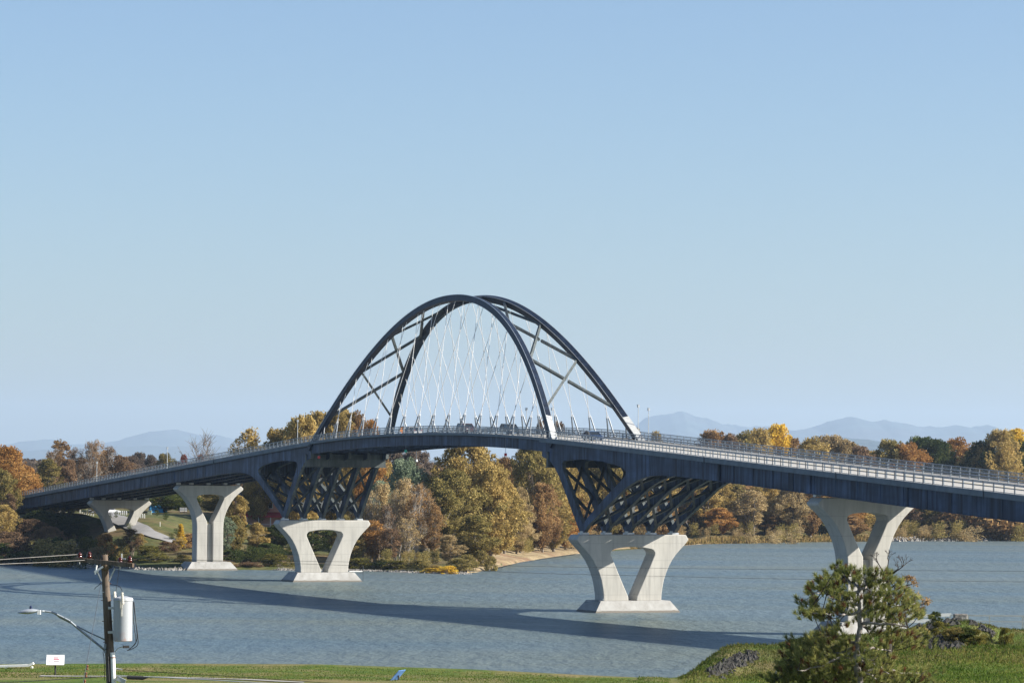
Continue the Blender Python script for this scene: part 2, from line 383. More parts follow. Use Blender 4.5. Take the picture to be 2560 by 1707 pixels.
slab(S0, -JO - 0.05, ap, 'deck_slab', M['slate']); slab(-JO, JO, ar, 'deck_slab', M['slate']); slab(JO + 0.05, S1, ap, 'deck_slab', M['slate'])
slab(S0, S1, [(-6.0, -0.108), (6.0, -0.108), (6.0, -0.115), (-6.0, -0.115)], 'road_surface', M['road'])
M['line'] = plain('white_road_line', (0.75, 0.75, 0.72), 0.7, 0, 0.08); M['yline'] = plain('yellow_road_line', (0.62, 0.45, 0.06), 0.7, 0, 0.08)
for t, mm in ((-5.0, 'line'), (5.0, 'line'), (-0.14, 'yline'), (0.14, 'yline')):
    slab(S0, S1, [(t - 0.07, -0.102), (t + 0.07, -0.102), (t + 0.07, -0.104), (t - 0.07, -0.104)], 'road_marking', M[mm])
for sg in (-1, 1):
    slab(S0, S1, [(sg * 7.93, -0.10), (sg * 6.2, -0.10), (sg * 6.2, -0.119), (sg * 7.93, -0.119)], 'sidewalk', M['road'])

# --- main girders with knuckle frames (five lines)
M['zincm'] = streaky('zinc_beams', (0.05, 0.06, 0.06), (0.12, 0.135, 0.135), 0.55)
TG = [-7.5, -3.75, 0, 3.75, 7.5]
outA = [(55.6, 24.7), (60.2, 23.05), (62.4, 21.8), (64.2, 20.4), (68.2, 16.4), (72.4, 12.05), (74.0, 12.05), (75.6, 13.2), (83.4, 16.4), (89.2, 18.8), (91.4, 19.45), (93.6, 20.0), (96, 20.45), (98.5, 20.72), (102, 20.8), (107, 20.7), (115.5, 20.35), (121.6, 20.07)]
hole = [(65.3, 22.5), (65.9, 22.95), (69.5, 23.1), (73.8, 23.15), (80.9, 22.85), (87.0, 22.15), (88.9, 21.75), (89.6, 21.3), (89.5, 20.85), (88.9, 20.45), (82.0, 17.5), (75.2, 14.3), (73.6, 13.3), (72.9, 13.9), (69.1, 18.15), (66.1, 21.0), (65.4, 21.9)]
def mirror(l, sg): return [(p[0] * sg, p[1]) for p in l] if sg > 0 else [(-p[0], p[1]) for p in l][::-1]
for gi, t in enumerate(TG):
    for sg in (-1, 1):
        end = S1 - 4 if sg > 0 else 326.0
        # knuckle frame
        top = [(121.6 - i * (121.6 - JO - 0.1) / 14, 0) for i in range(15)]
        top = [(s, S(s) - 0.72) for s, _ in top]
        poly = [(JO + 0.1, S(JO) - 3.0)] + outA[1:] + top
        b = MB(); b.extrude(mirror(poly, sg), [mirror(hole, sg)], lambda p, a: (a, p[0], p[1]), t - 0.28, t + 0.28, side_mat=1)
        b.build('knuckle_frame', [M['navy'], M['zincm']], bridge)
        # plate girder onwards
        b = MB(); n = 24; v = []
        for hw, z0, z1 in ((0.06, -3.14, -0.72), (0.30, -3.2, -3.14)):
            v = []
            for i in range(n + 1):
                s = 121.62 + (end - 121.62) * i / n
                for a, dz in ((-hw, z0), (hw, z0), (hw, z1), (-hw, z1)): v.append((t + a, sg * s, S(s) + dz))
            f = [(i * 4 + k, i * 4 + (k + 1) % 4, (i + 1) * 4 + (k + 1) % 4, (i + 1) * 4 + k) for i in range(n) for k in range(4)] + [(0, 1, 2, 3), (n * 4 + 3, n * 4 + 2, n * 4 + 1, n * 4)]
            b.add(v, f)
        for s in (121.7, 149.35, 176, 221, 245, 268):      # splices and bearing stiffeners
            if s < end: b.box((t, sg * s, S(s) - 1.93), (0.34, 0.28 if s in (149.35, 221) else 0.1, 2.36))
        s = 126.0
        while s < end:
            b.box((t, sg * s, S(s) - 1.93), (0.22, 0.03, 2.34)); s += 6.1
        b.build('girder', M['navy'], bridge)
# arch-span edge girders (tie girders) and floor beams
for t in (-7.35, 7.35):
    b = MB(); n = 30; v = []
    for i in range(n + 1):
        s = -56.9 + 113.8 * i / n
        for a, z in ((-0.3, -2.15), (0.3, -2.15), (0.3, -0.5), (-0.3, -0.5)): v.append((t + a, s, S(s) + z))
    f = [(i * 4 + k, i * 4 + (k + 1) % 4, (i + 1) * 4 + (k + 1) % 4, (i + 1) * 4 + k) for i in range(n) for k in range(4)] + [(0, 1, 2, 3), (n * 4 + 3, n * 4 + 2, n * 4 + 1, n * 4)]
    b.add(v, f); b.build('tie_girder', M['navy'], bridge)
for k in range(16):
    s = -54.75 + 7.3 * k
    b = MB().box((0, s, S(s) - 1.25), (14.0, 0.4, 1.5)); b.build('floor_beam', M['navy'], bridge)
for t in (-4.2, -1.4, 1.4, 4.2):
    b = MB(); n = 20
    for i in range(n):
        s0 = -56.5 + 113 * i / n; s1 = -56.5 + 113 * (i + 1) / n
        b.beam((t, s0, S(s0) - 0.68), (t, s1, S(s1) - 0.68), 0.3, 0.45)
    b.build('stringer', M['navy'], bridge)
# cross beams at the arch-side tops of the knuckles, and bearing blocks
for sg in (-1, 1):
    MB().box((0, sg * 59.6, 23.15), (15.9, 0.7, 2.2)).box((0, sg * 59.6, 24.3), (16.3, 1.0, 0.12)).box((0, sg * 59.6, 21.99), (16.3, 1.0, 0.12)).build('cross_beam', M['zincm'], bridge)
    for t in TG:
        MB().box((t, sg * 73.2, 11.92), (1.15, 1.7, 0.3)).box((t, sg * 73.2, 12.15), (0.7, 1.1, 0.25)).build('bearing', M['steel'], bridge)
    for sp in (149.35, 221):
        if sg < 0 and sp == 221: sp = 218
        for t in TG[0:5:1]:
            if abs(t) > 7: tt = t * 0.88
            else: tt = t
            zt = S(sp) - 3.2
            MB().box((tt, sg * sp, zt - 0.2), (0.8, 0.8, 0.4)).build('bearing', M['steel'], bridge)
# X bracing in the inclined planes between adjacent frames
def on_arch_leg(z): return float(np.interp(z, [12.5, 13.8, 18.2, 21, 22.5], [72.8, 71.7, 68.0, 65.2, 63.6]))
def on_haunch(z): return float(np.interp(z, [12.8, 15.5, 18.0, 19.8, 21.0], [74.6, 80.2, 85.6, 90.2, 94.5]))
for sg in (-1, 1):
    for fn, lv in ((on_arch_leg, (13.1, 17.6, 21.9)), (on_haunch, (13.3, 16.1, 18.7, 20.8))):
        for i in range(4):
            ta, tb = TG[i] + 0.28, TG[i + 1] - 0.28
            for z0, z1 in zip(lv[:-1], lv[1:]):
                a0 = (ta, sg * fn(z0), z0); a1 = (tb, sg * fn(z1), z1); b0 = (tb, sg * fn(z0), z0); b1 = (ta, sg * fn(z1), z1)
                nrm = Vector((b0[0] - a0[0], 0, 0)).cross(Vector((0, b1[1] - a0[1], b1[2] - a0[2])))
                mid = (Vector(a0) + Vector(a1)) / 2
                b = MB(); b.beam(a0, a1, 0.42, 0.34, nrm)
                b0v, b1v = Vector(b0), Vector(b1); u = (b1v - b0v).normalized()
                b.beam(b0v, mid - u * 0.2, 0.42, 0.32, nrm); b.beam(mid + u * 0.2, b1v, 0.42, 0.32, nrm)
                b.build('cross_brace', M['zincd'], bridge)
    # lateral struts between frames at deck soffit, haunch side
    for s in (80, 96, 108, 120):
        zz = S(s) - (1.6 if s < 90 else 1.9)
        for i in range(4):
            MB().beam((TG[i] + 0.28, sg * s, zz), (TG[i + 1] - 0.28, sg * s, zz), 0.25, 0.9).build('diaphragm', M['navy'], bridge)
    for s in range(128, 320, 7):
        if sg > 0 and s > 284: continue
        b = MB()
        for i in range(4):
            a = (TG[i] + 0.06, sg * s, S(s) - 1.1); c = (TG[i + 1] - 0.06, sg * s, S(s) - 1.1); a2 = (a[0], a[1], S(s) - 2.9); c2 = (c[0], c[1], S(s) - 2.9)
            b.beam(a, c, 0.12, 0.12); b.beam(a2, c2, 0.12, 0.12); b.beam(a, c2, 0.1, 0.1)
        b.build('diaphragm', M['navy'], bridge)

# --- arch ribs
SC = -1.8
def rz(a): return 51.05 - 24.6 * (abs(a) / 58.3) ** 2.12
def rt(z): return max(1.5, 7.25 - (z - 27) * 0.215)
for sg in (-1, 1):
    b = MB(); v = []; n = 72; A0 = 59.6
    for i in range(n + 1):
        a = -A0 + 2 * A0 * i / n; z = rz(a); dz = (rz(a + 0.05) - rz(a - 0.05)) / 0.1
        # local tangent and in-plane normal
        T = Vector((-(rt(z + .01) - rt(z - .01)) / .02 * -1 * 0, 1, dz)).normalized()
        inpl = Vector((-0.215 * -sg * -1, 0, 1)).normalized()
        T = Vector((0, 1, 0)) * T.y + inpl * T.z; T.normalize()
        W = Vector((0, 1, 0)).cross(inpl).normalized(); N = W.cross(T).normalized()
        if N.z < 0: N = -N
        c = Vector((sg * rt(z), SC + a, z)); hw, hh = 0.47, 0.54
        q = [c + W * x * hw + N * y * hh for x, y in ((-1, -1), (1, -1), (1, 1), (-1, 1))]
        v += q
    f = [(i * 4 + k, i * 4 + (k + 1) % 4, (i + 1) * 4 + (k + 1) % 4, (i + 1) * 4 + k) for i in range(n) for k in range(4)] + [(0, 1, 2, 3), (n * 4 + 3, n * 4 + 2, n * 4 + 1, n * 4)]
    b.add(v, f)
    # projecting flange lips on the outer plate
    rib = b.build('arch_rib', M['navyrib'], bridge)
    lip = MB(); L = []
    for i in range(n + 1):
        q = [Vector(x) for x in v[i * 4:i * 4 + 4]]; W = (q[1] - q[0]).normalized(); N = (q[3] - q[0]).normalized()
        for side in (0, 1):
            e = q[3] if side == 0 else q[2]; d = -W if side == 0 else W
            L.append((e + d * 0.004 - N * 0.05, e + d * 0.05 - N * 0.05, e + d * 0.05 + N * 0.012, e + d * 0.004 + N * 0.012))
    for side in (0, 1):
        vv = []
        for i in range(n + 1): vv += list(L[i * 2 + side])
        lip.add(vv, f)
    lip.build('flange', M['steel'], rib)
    for end in (0, 1):     # pale coated plates over the feet
        fp = MB(); idx = list(range(0, 4)) if end == 0 else list(range(n - 3, n + 1)); vv = []
        for i in idx:
            q = [Vector(x) for x in v[i * 4:i * 4 + 4]]; W = (q[1] - q[0]).normalized(); N = (q[3] - q[0]).normalized()
            e0 = q[3] - W * 0.055 + N * 0.014; e1 = q[2] + W * 0.055 + N * 0.014
            k = (i - idx[0]) / 3 if end == 0 else (idx[-1] - i) / 3
            vv += [e0, e1, e1 + N * (0.05 + 0.25 * (1 - k) ** 2), e0 + N * (0.05 + 0.25 * (1 - k) ** 2)]
        m = len(idx); ff = [(i * 4 + k, i * 4 + (k + 1) % 4, (i + 1) * 4 + (k + 1) % 4, (i + 1) * 4 + k) for i in range(m - 1) for k in range(4)] + [(0, 1, 2, 3), (m * 4 - 4, m * 4 - 3, m * 4 - 2, m * 4 - 1)]
        fp.add(vv, ff); fp.build('foot_plate', M['whitezinc'], rib)
# struts between the ribs
nodes = [(52.3, 32.6), (41, 40.2), (28.5, 46.3), (14.5, 50.0)]
for sg in (-1, 1):
    for (a0, _), (a1, _) in zip(nodes[:-1], nodes[1:]):
        P = lambda side, a: Vector((side * (rt(rz(a)) - 0.45), SC + sg * a, rz(a)))
        for side in (-1, 1):
            p, q = P(side, a0), P(-side, a1)
            b = MB(); mid = (p + q) / 2
            up = Vector((0, -sg * 0.7, 0.7))
            if side < 0: b.beam(p, q, 0.42, 0.42, up)
            else:
                # butt against the continuous diagonal
                u = (q - p).normalized(); p2 = P(-1, a0); q2 = P(1, a1); m2 = (p2 + q2) / 2
                k = (m2 - p).dot(u); b.beam(p, p + u * (k - 0.24), 0.42, 0.40, up); b.beam(p + u * (k + 0.24), q, 0.42, 0.40, up)
            b.build('arch_brace', M['zincm'], bridge)
for a in (5.5, -5.5, 0):    # short crown ties
    MB().box((0, SC + a, rz(a)), ((rt(rz(a)) - 0.45) * 2, 0.45, 0.6)).build('arch_brace', M['navyrib'], bridge)

# --- hangers
def hit_rib(s0, z0, t0sg, k):   # climbs with slope k (ds/dz) until it meets the rib
    z = z0
    while z < 52:
        s = s0 + k * (z - z0)
        if rz(s - SC) - 0.5 < z: break
        z += 0.05
    return s, z
hangers = []
for sg in (-1, 1):
    for i in range(16):
        sn = -2.1 + 7.3 * (i - 7.5)
        for off, k in ((1.22, -0.29), (-1.22, 0.29)):
            s0 = sn + off; z0 = S(s0) + 0.05; t0 = sg * 7.35
            s1, z1 = hit_rib(s0, z0, sg, k)
            if z1 - z0 < 1.2 or z1 > 51.9: continue
            p0 = Vector((t0, s0, z0)); p1 = Vector((sg * rt(z1), s1, z1)); d = (p1 - p0); L = d.length; d.normalize()
            sock = min(L * 0.6, 3.1)
            hb = MB(); hb.tube(p0 + d * sock, p1, 0.046, n=6)
            for zz in (sock + 0.02, L * 0.62):
                if zz < L - 0.4: hb.tube(p0 + d * zz, p0 + d * (zz + 0.30), 0.09, n=6)
            h = hb.build('hanger', M['hanger'], bridge)
            sb = MB(); sb.tube(p0 + d * 0.55, p0 + d * sock, 0.13, n=8); sb.tube(p0, p0 + d * 0.55, 0.19, 0.13, n=8)
            sb.build('socket', M['socket'], h)

# --- piers
def pier(name_s, outline, thick, sp, dz=0, foot=None, web=None, groove=None):
    b = MB(); b.extrude([(p[0], p[1] + dz) for p in outline], [], lambda p, a: (p[0], a, p[1]), sp - thick / 2, sp + thick / 2)
    o = b.build('pier', M['conc'], bridge); bevel(o, 0.12)
    if web:
        w_ = MB().box((0, sp, (web[0] + web[1]) / 2 + dz), (1.32, thick - 1.5, web[1] - web[0])).build('pier_web', M['conc'], o)
    if foot:
        (a0, c0), (a1, c1), z0, z1 = foot
        fo = MB(); k = (z1 - (-1.5)) / z1
        fo.frustum((a1 + (a0 - a1) * k, c1 + (c0 - c1) * k), (a1, c1), -1.5, z1, (0, sp)); fb = fo.build('footing', M['footc'], o)
    return o
half = [(8.9, 11.75), (9.35, 11.0), (8.9, 10.45), (7.9, 9.45), (7.2, 8.7), (6.6, 7.9), (6.05, 6.95), (5.6, 5.9), (5.25, 4.9), (5.0, 3.7), (4.85, 2.7), (4.82, 1.76)]
vin = [(0.66, 1.76), (0.72, 2.35), (1.84, 4.75), (3.1, 7.5), (3.62, 8.65), (3.63, 9.05), (3.4, 9.4), (3.0, 9.6), (2.0, 9.78), (1.0, 9.88), (0, 9.9)]
tp = half + vin[:] + [(-x, z) for x, z in vin[:-1]][::-1] + [(-x, z) for x, z in half][::-1]
for sp in (-73.15, 73.15): pier('', tp, 3.5, sp, foot=((7.05, 3.85), (5.75, 2.85), 0.0, 1.755))
halfg = [(6.6, 18.05), (7.35, 17.35), (7.2, 17.0), (6.2, 16.2), (5.3, 15.3), (4.6, 14.35), (4.0, 13.3), (3.55, 12.3), (3.2, 11.2), (3.0, 10.1), (2.95, 9.0), (2.95, 1.76)]
ving = [(0.66, 1.76), (0.66, 10.3), (1.6, 12.1), (2.6, 14.2), (3.0, 15.1), (3.0, 15.45), (2.8, 15.75), (2.3, 15.95), (1.2, 16.1), (0, 16.16)]
gp = halfg + ving + [(-x, z) for x, z in ving[:-1]][::-1] + [(-x, z) for x, z in halfg][::-1]
for sp, dz in ((-149.35, 0), (149.35, 0)): pier('', gp, 3.5, sp, dz, foot=((5.75, 3.8), (4.3, 2.9), 0, 1.755), web=(1.76, 9.9))
def cut(poly, z0): return [(x, max(z, z0)) for x, z in poly]
pier('', gp, 3.3, 221, S(221) - S(149.35), web=(1.76, 9.9))
pier('', gp, 3.3, -218, S(218) - S(149.35), web=(1.76, 9.9))
# maintenance arms on two footings
MB().beam((-5.2, -75.6, 1.95), (-7.3, -73.6, 1.45), 0.3, 0.12).build('access_plank', M['alum'], bridge)
MB().beam((5.0, 71.2, 1.95), (7.6, 71.0, 1.95), 0.2, 0.14).build('access_plank', M['white'], bridge)
MB().tube((7.7, 70.9, -1), (7.7, 70.9, 3.1), 0.06).build('gauge_post', M['post'], bridge)

# --- railings
def rails(t, s0, s1, hs, w_, h_, mat, name, dz=0.0, step=4.0):
    b = MB(); n = max(1, int((s1 - s0) / step))
    for i in range(n):
        a, c = s0 + (s1 - s0) * i / n, s0 + (s1 - s0) * (i + 1) / n
        for h in hs: b.beam((t, a, S(a) + dz + h), (t, c, S(c) + dz + h), w_, h_)
    return b.build(name, mat, bridge)
E0, E1 = -326.0, 304.0
for sg in (-1, 1):
    t = sg * 8.14
    rails(t, E0, E1, (1.12,), 0.09, 0.09, M['rail'], 'safety_railing')
    rails(t, E0, E1, (0.12, 0.60), 0.05, 0.05, M['rail'], 'safety_railing')
    rails(sg * 6.1, E0, E1, (0.42, 0.80), 0.13, 0.13, M['rail'], 'traffic_rail')
# woven mesh panels
def panel(t, s0, s1, h0, h1, mat, name):
    b = MB(); n = int((s1 - s0) / 4) + 1; v = []
    for i in range(n + 1):
        s = s0 + (s1 - s0) * i / n; v += [(t, s, S(s) + h0), (t, s, S(s) + h1)]
    b.add(v, [(2 * i, 2 * i + 2, 2 * i + 3, 2 * i + 1) for i in range(n)]); return b.build(name, mat, bridge, fix=False)
panel(-8.14, -57, E1, 0.14, 1.08, M['mesh'], 'mesh_infill'); panel(8.14, E0, E1, 0.14, 1.08, M['mesh'], 'mesh_infill')
# posts: largest hundred singly, the rest as one piece
posts = []
for sg in (-1, 1):
    s = E0 + 0.6
    while s < E1: posts.append((sg * 8.14, s, 'o')); s += 2.45
    s = E0 + 1.8
    while s < E1: posts.append((sg * 6.1, s, 'i')); s += 2.45
def vis(p):
    w_ = BW(p[0], p[1], S(p[1])); 
    inside = -w_.y * 0.158 < w_.x < w_.y * 0.158
    return (0 if inside else 1, 0 if (p[0] < -8 or p[1] < 0) else 1, w_.y)
posts.sort(key=vis)
def post(b, p):
    t, s, k = p
    if k == 'o': b.box((t, s, S(s) + 0.58), (0.10, 0.085, 1.14))
    else: b.box((t + (0.12 if t < 0 else -0.12), s, S(s) + 0.38), (0.14, 0.15, 1.0))
for p in posts[:100]:
    b = MB(); post(b, p); b.build('railing_post', M['post'] if p[0] < 0 and p[2] == 'o' else M['rail'], bridge)
b = MB()
for p in posts[100:]: post(b, p)
tag(b.build('railing_posts', M['rail'], bridge), kind='stuff')
# drain pipes on the near fascia
for s in (-196, -158, -118, 118, 160):
    MB().tube((-8.36, s, S(s) - 0.9), (-8.36, s, S(s) + 0.1), 0.07).build('drain_pipe', M['post'], bridge)
# east and west abutments
b = MB(); b.box((0, S1 + 1.5, 6.5), (18, 3, 2 * (S(S1) - 0.75 - 6.5))); b.box((-8.9, S1 + 9, 8), (0.5, 15, 12)); b.box((8.9, S1 + 9, 8), (0.5, 15, 12)); b.build('abutment', M['conc'], bridge)

# navigation lamps hanging under the arch span, road lamps, signs and cars on the deck
def navlight(t, s, mat, label, drop=2.9):
    w_ = BW(t, s, S(s)); e = empty('navigation_light', w_, TH, label, 'signal light')
    MB().tube((0, 0, -0.3), (0, 0, -drop), 0.035).build('hanging_rod', M['rail'], e)
    MB().lathe([(0.10, -drop - 0.02), (0.22, -drop - 0.02), (0.24, -drop - 0.42), (0.1, -drop - 0.5)], n=10).build('lens', mat, e)
M['redlens'] = plain('red_lens', (0.65, 0.02, 0.02), 0.3); M['greenlens'] = plain('green_lens', (0.02, 0.45, 0.28), 0.3)
navlight(-8.55, 50.0, M['redlens'], 'red navigation light hanging below the deck edge at the far foot of the arch')
navlight(-8.55, 3.0, M['greenlens'], 'green navigation light hanging from the near deck edge at mid span')
navlight(-8.55, -43.6, M['redlens'], 'red navigation light under the deck nearest the right foot of the arch')
navlight(8.55, 44, M['white'], 'pale navigation light hanging from the far deck edge above the silver tree', 3.6)
def lamp(t, s, h, label, grp='slim lamp posts along the bridge', face=1):
    e = empty('street_lamp', BW(t, s, S(s)), TH, label, 'street lamp', grp)
    MB().tube((0, 0, 0), (0, 0, h), 0.075, 0.055, 8).build('pole', M['steel'], e)
    MB().box((0, 0, h + 0.2), (0.26, 0.4, 0.4)).box((0, 0, h + 0.42), (0.32, 0.46, 0.04)).build('lamp_head', M['steel'], e)
    MB().box((0, 0, 0.06), (0.3, 0.3, 0.12)).build('base_plate', M['steel'], e)
lamp(-8.0, 153.3, 4.2, 'slim lamp post standing above the girder joint between the two leftmost piers')
lamp(-8.0, 64.5, 4.2, 'slim lamp post in front of the golden treetops left of the arch foot')
lamp(-8.0, 211.5, 4.2, 'slim lamp post farthest left, over the pier that stands on land')
lamp(-6.3, -57.6, 4.3, 'lamp post standing against the pale foot of the near arch rib')
lamp(-6.3, -46.8, 4.0, 'dark lamp post just left of the near arch rib foot, among the hangers')
lamp(7.9, -58.8, 5.0, 'thin lamp post directly right of the far arch rib foot')
lamp(7.9, -62.8, 4.6, 'lamp post farthest right on the deck, before the pale mountain')
# diamond warning sign
e = empty('warning_sign', BW(6.5, 46, S(46)), TH, 'orange diamond road work sign seen between the hangers left of mid span', 'road sign')
M['orange'] = plain('orange_sign', (0.85, 0.30, 0.04), 0.5, 0, 0.05)
MB().tube((0, 0, 0), (0, 0, 1.4), 0.04).build('post', M['steel'], e)
MB().add([(0, -0.02, 1.2), (0.75, -0.02, 1.95), (0, -0.02, 2.7), (-0.75, -0.02, 1.95), (0, 0.02, 1.2), (0.75, 0.02, 1.95), (0, 0.02, 2.7), (-0.75, 0.02, 1.95)],
  [(0, 1, 2, 3), (7, 6, 5, 4), (0, 4, 5, 1), (1, 5, 6, 2), (2, 6, 7, 3), (3, 7, 4, 0)]).build('panel', M['orange'], e)

def paint(name, col): 
    m, n, o = newmat(name); p = princ(n, o, col, 0.35); p.inputs['Coat Weight'].default_value = 0.8; p.inputs['Coat Roughness'].default_value = 0.08; return m
def car(loc, rz_, col, kind, label, grp=None, cat='car', slope=0.0):
    """body length along local y, nose towards -y"""
    e = empty('car', loc, rz_, label, cat, grp); e.rotation_euler = (slope, 0, rz_)
    if kind == 'sedan': L, W_, prof, cab = 4.7, 1.82, [(-2.35, .32), (-2.38, .62), (-2.2, .78), (-1.2, .93), (1.55, 1.0), (2.2, .98), (2.36, .7), (2.34, .32)], [(-1.15, .93), (-.45, 1.40), (.75, 1.45), (1.75, 1.0)]
    elif kind == 'suv': L, W_, prof, cab = 4.8, 1.92, [(-2.4, .36), (-2.42, .75), (-2.25, .98), (-1.3, 1.12), (2.3, 1.15), (2.42, .8), (2.38, .36)], [(-1.25, 1.12), (-.55, 1.68), (1.85, 1.72), (2.3, 1.15)]
    else: L, W_, prof, cab = 5.6, 1.98, [(-2.8, .4), (-2.82, .85), (-2.6, 1.1), (-1.7, 1.2), (2.8, 1.18), (2.82, .45)], [(-1.65, 1.2), (-1.0, 1.85), (0.4, 1.88), (0.75, 1.19)]
    hw = W_ / 2; b = MB()
    b.extrude(prof, [], lambda p, a: (a, p[0], p[1]), -hw, hw); body = b.build('body', paint('car_paint', col), e); bevel(body, 0.09, 3)
    g_ = MB(); k = 0.82
    lo = [p for p in (cab[0], cab[-1])]; up = cab[1:-1]
    v = []
    for sx in (-1, 1):
        v += [(sx * (hw - 0.06), cab[0][0], cab[0][1]), (sx * hw * k, up[0][0], up[0][1] - .03), (sx * hw * k, up[1][0], up[1][1] - .03), (sx * (hw - 0.06), cab[3][0], cab[3][1])]
    g_.add(v, [(0, 1, 2, 3), (7, 6, 5, 4), (0, 4, 5, 1), (1, 5, 6, 2), (2, 6, 7, 3)]); g_.build('windows', M['glass'], e)
    r_ = MB(); rv = [(sx * hw * (k + .01), y, z + dz) for dz in (-.03, .03) for (y, z) in (up[0], up[1]) for sx in (-1, 1)]
    r_.add(rv, [(0, 1, 3, 2), (4, 6, 7, 5), (0, 4, 5, 1), (1, 5, 7, 3), (3, 7, 6, 2), (2, 6, 4, 0)])
    for sx in (-1, 1):
        for a, c in ((cab[0], up[0]), (up[1], cab[3])): r_.beam((sx * (hw - .06), a[0], a[1]) if a in (cab[0], cab[3]) else (sx * hw * k, a[0], a[1]), (sx * hw * k, c[0], c[1]) if c in up else (sx * (hw - .06), c[0], c[1]), .07, .07)
        ym = (up[0][0] + up[1][0]) / 2 + .1; r_.beam((sx * (hw - .05), ym, cab[0][1]), (sx * hw * k, ym, up[0][1]), .07, .08)
    r_.build('roof', body.data.materials[0], e)
    for sx in (-1, 1):
        for y in (-L / 2 + .88, L / 2 - .9):
            wh = MB().lathe([(.1, -.11), (.33, -.11), (.34, -.08), (.34, .08), (.33, .11), (.1, .11)], (sx * (hw - .10), y, .34), 14, 'X').build('wheel', M['black'], e)
            MB().lathe([(.02, -.012), (.2, -.012), (.2, .012), (.02, .012)], (sx * (hw + .015), y, .34), 12, 'X').build('rim', M['steel'], wh)
        MB().box((sx * (hw - .3), -L / 2 + .02, prof[1][1]), (.42, .1, .15)).build('headlight', M['white'], e)
        MB().box((sx * (hw - .25), L / 2 - .01, prof[-2][1]), (.34, .08, .18)).build('tail_light', M['redlens'], e)
    return e
def deckcar(t, s, col, kind, label, flip=0):
    sl_ = math.atan((S(s + 1) - S(s - 1)) / 2); sl_ = sl_ if not flip else -sl_
    return car(BW(t, s, S(s) - 0.10), TH + (math.pi if flip else 0), col, kind, label, 'cars driving over the bridge', slope=sl_)
deckcar(-2.6, -65.0, (0.015, 0.035, 0.09), 'sedan', 'dark blue sedan on the deck between the two right arch feet')
deckcar(-2.6, -30.5, (0.02, 0.03, 0.04), 'suv', 'black hatchback behind the hangers just left of the near arch foot')
deckcar(-2.6, -10.5, (0.09, 0.03, 0.03), 'suv', 'dark maroon wagon crossing at mid span behind the hangers')
deckcar(2.6, 30.0, (0.60, 0.60, 0.60), 'pickup', 'white pickup truck partly hidden behind the railing left of mid span', 1)
deckcar(2.6, 282.0, (0.45, 0.05, 0.04), 'pickup', 'red truck at the far left end of the bridge', 1)
# ================================================================== TREES
def leafquads(centers, n, size, r):
    """n leaf-clump quads round each (x,y,z,rad) -> arrays"""
    rs = np.random.RandomState(r); P = []
    c = np.array(centers); k = np.repeat(np.arange(len(c)), n)
    d = rs.normal(size=(len(k), 3)); d /= np.linalg.norm(d, axis=1)[:, None]
    rad = c[k, 3] * (0.45 + 0.6 * rs.rand(len(k)) ** 0.6)
    pos = c[k, :3] + d * rad[:, None] * np.array([1, 1, 0.8])
    a = rs.normal(size=(len(k), 3)); a /= np.linalg.norm(a, axis=1)[:, None]
    b = np.cross(a, rs.normal(size=(len(k), 3))); b /= np.linalg.norm(b, axis=1)[:, None]
    s = size * (0.55 + 0.9 * rs.rand(len(k)))[:, None]
    v = np.stack([pos - a * s - b * s * .45, pos + a * s * .25 - b * s * .6, pos + a * s + b * s * .3, pos - a * s * .2 + b * s * .6], 1).reshape(-1, 3)
    return v
def leafmesh(name, v, mat):
    n = len(v) // 4; me = bpy.data.meshes.new(name)
    me.vertices.add(len(v)); me.vertices.foreach_set('co', v.astype(np.float32).ravel())
    me.loops.add(n * 4); me.loops.foreach_set('vertex_index', np.arange(n * 4, dtype=np.int32))
    me.polygons.add(n); me.polygons.foreach_set('loop_start', np.arange(0, n * 4, 4, dtype=np.int32)); me.polygons.foreach_set('loop_total', np.full(n, 4, dtype=np.int32))
    me.materials.append(mat); me.update(calc_edges=True); me.validate(); return me
PROTO = {}
def envelope(kind, h):
    if kind == 'broad': return max(0, math.sin(math.pi * min(1, (h - 0.08) / 0.95)) ** 0.62) * 1.0 if h > 0.08 else 0
    if kind == 'oval': return max(0, math.sin(math.pi * min(1, (h - 0.1) / 0.92)) ** 0.8) if h > .1 else 0
    if kind == 'spire': return max(0.05, (1 - h) ** 0.7 * min(1, (h - 0.12) * 5)) if h > .12 else 0
    if kind == 'slim': return max(0, math.sin(math.pi * min(1, (h - 0.2) / 0.82)) ** 0.6) if h > .2 else 0
    if kind == 'bush': return max(0, math.cos(h * 1.45) ** 0.5)
    return 1
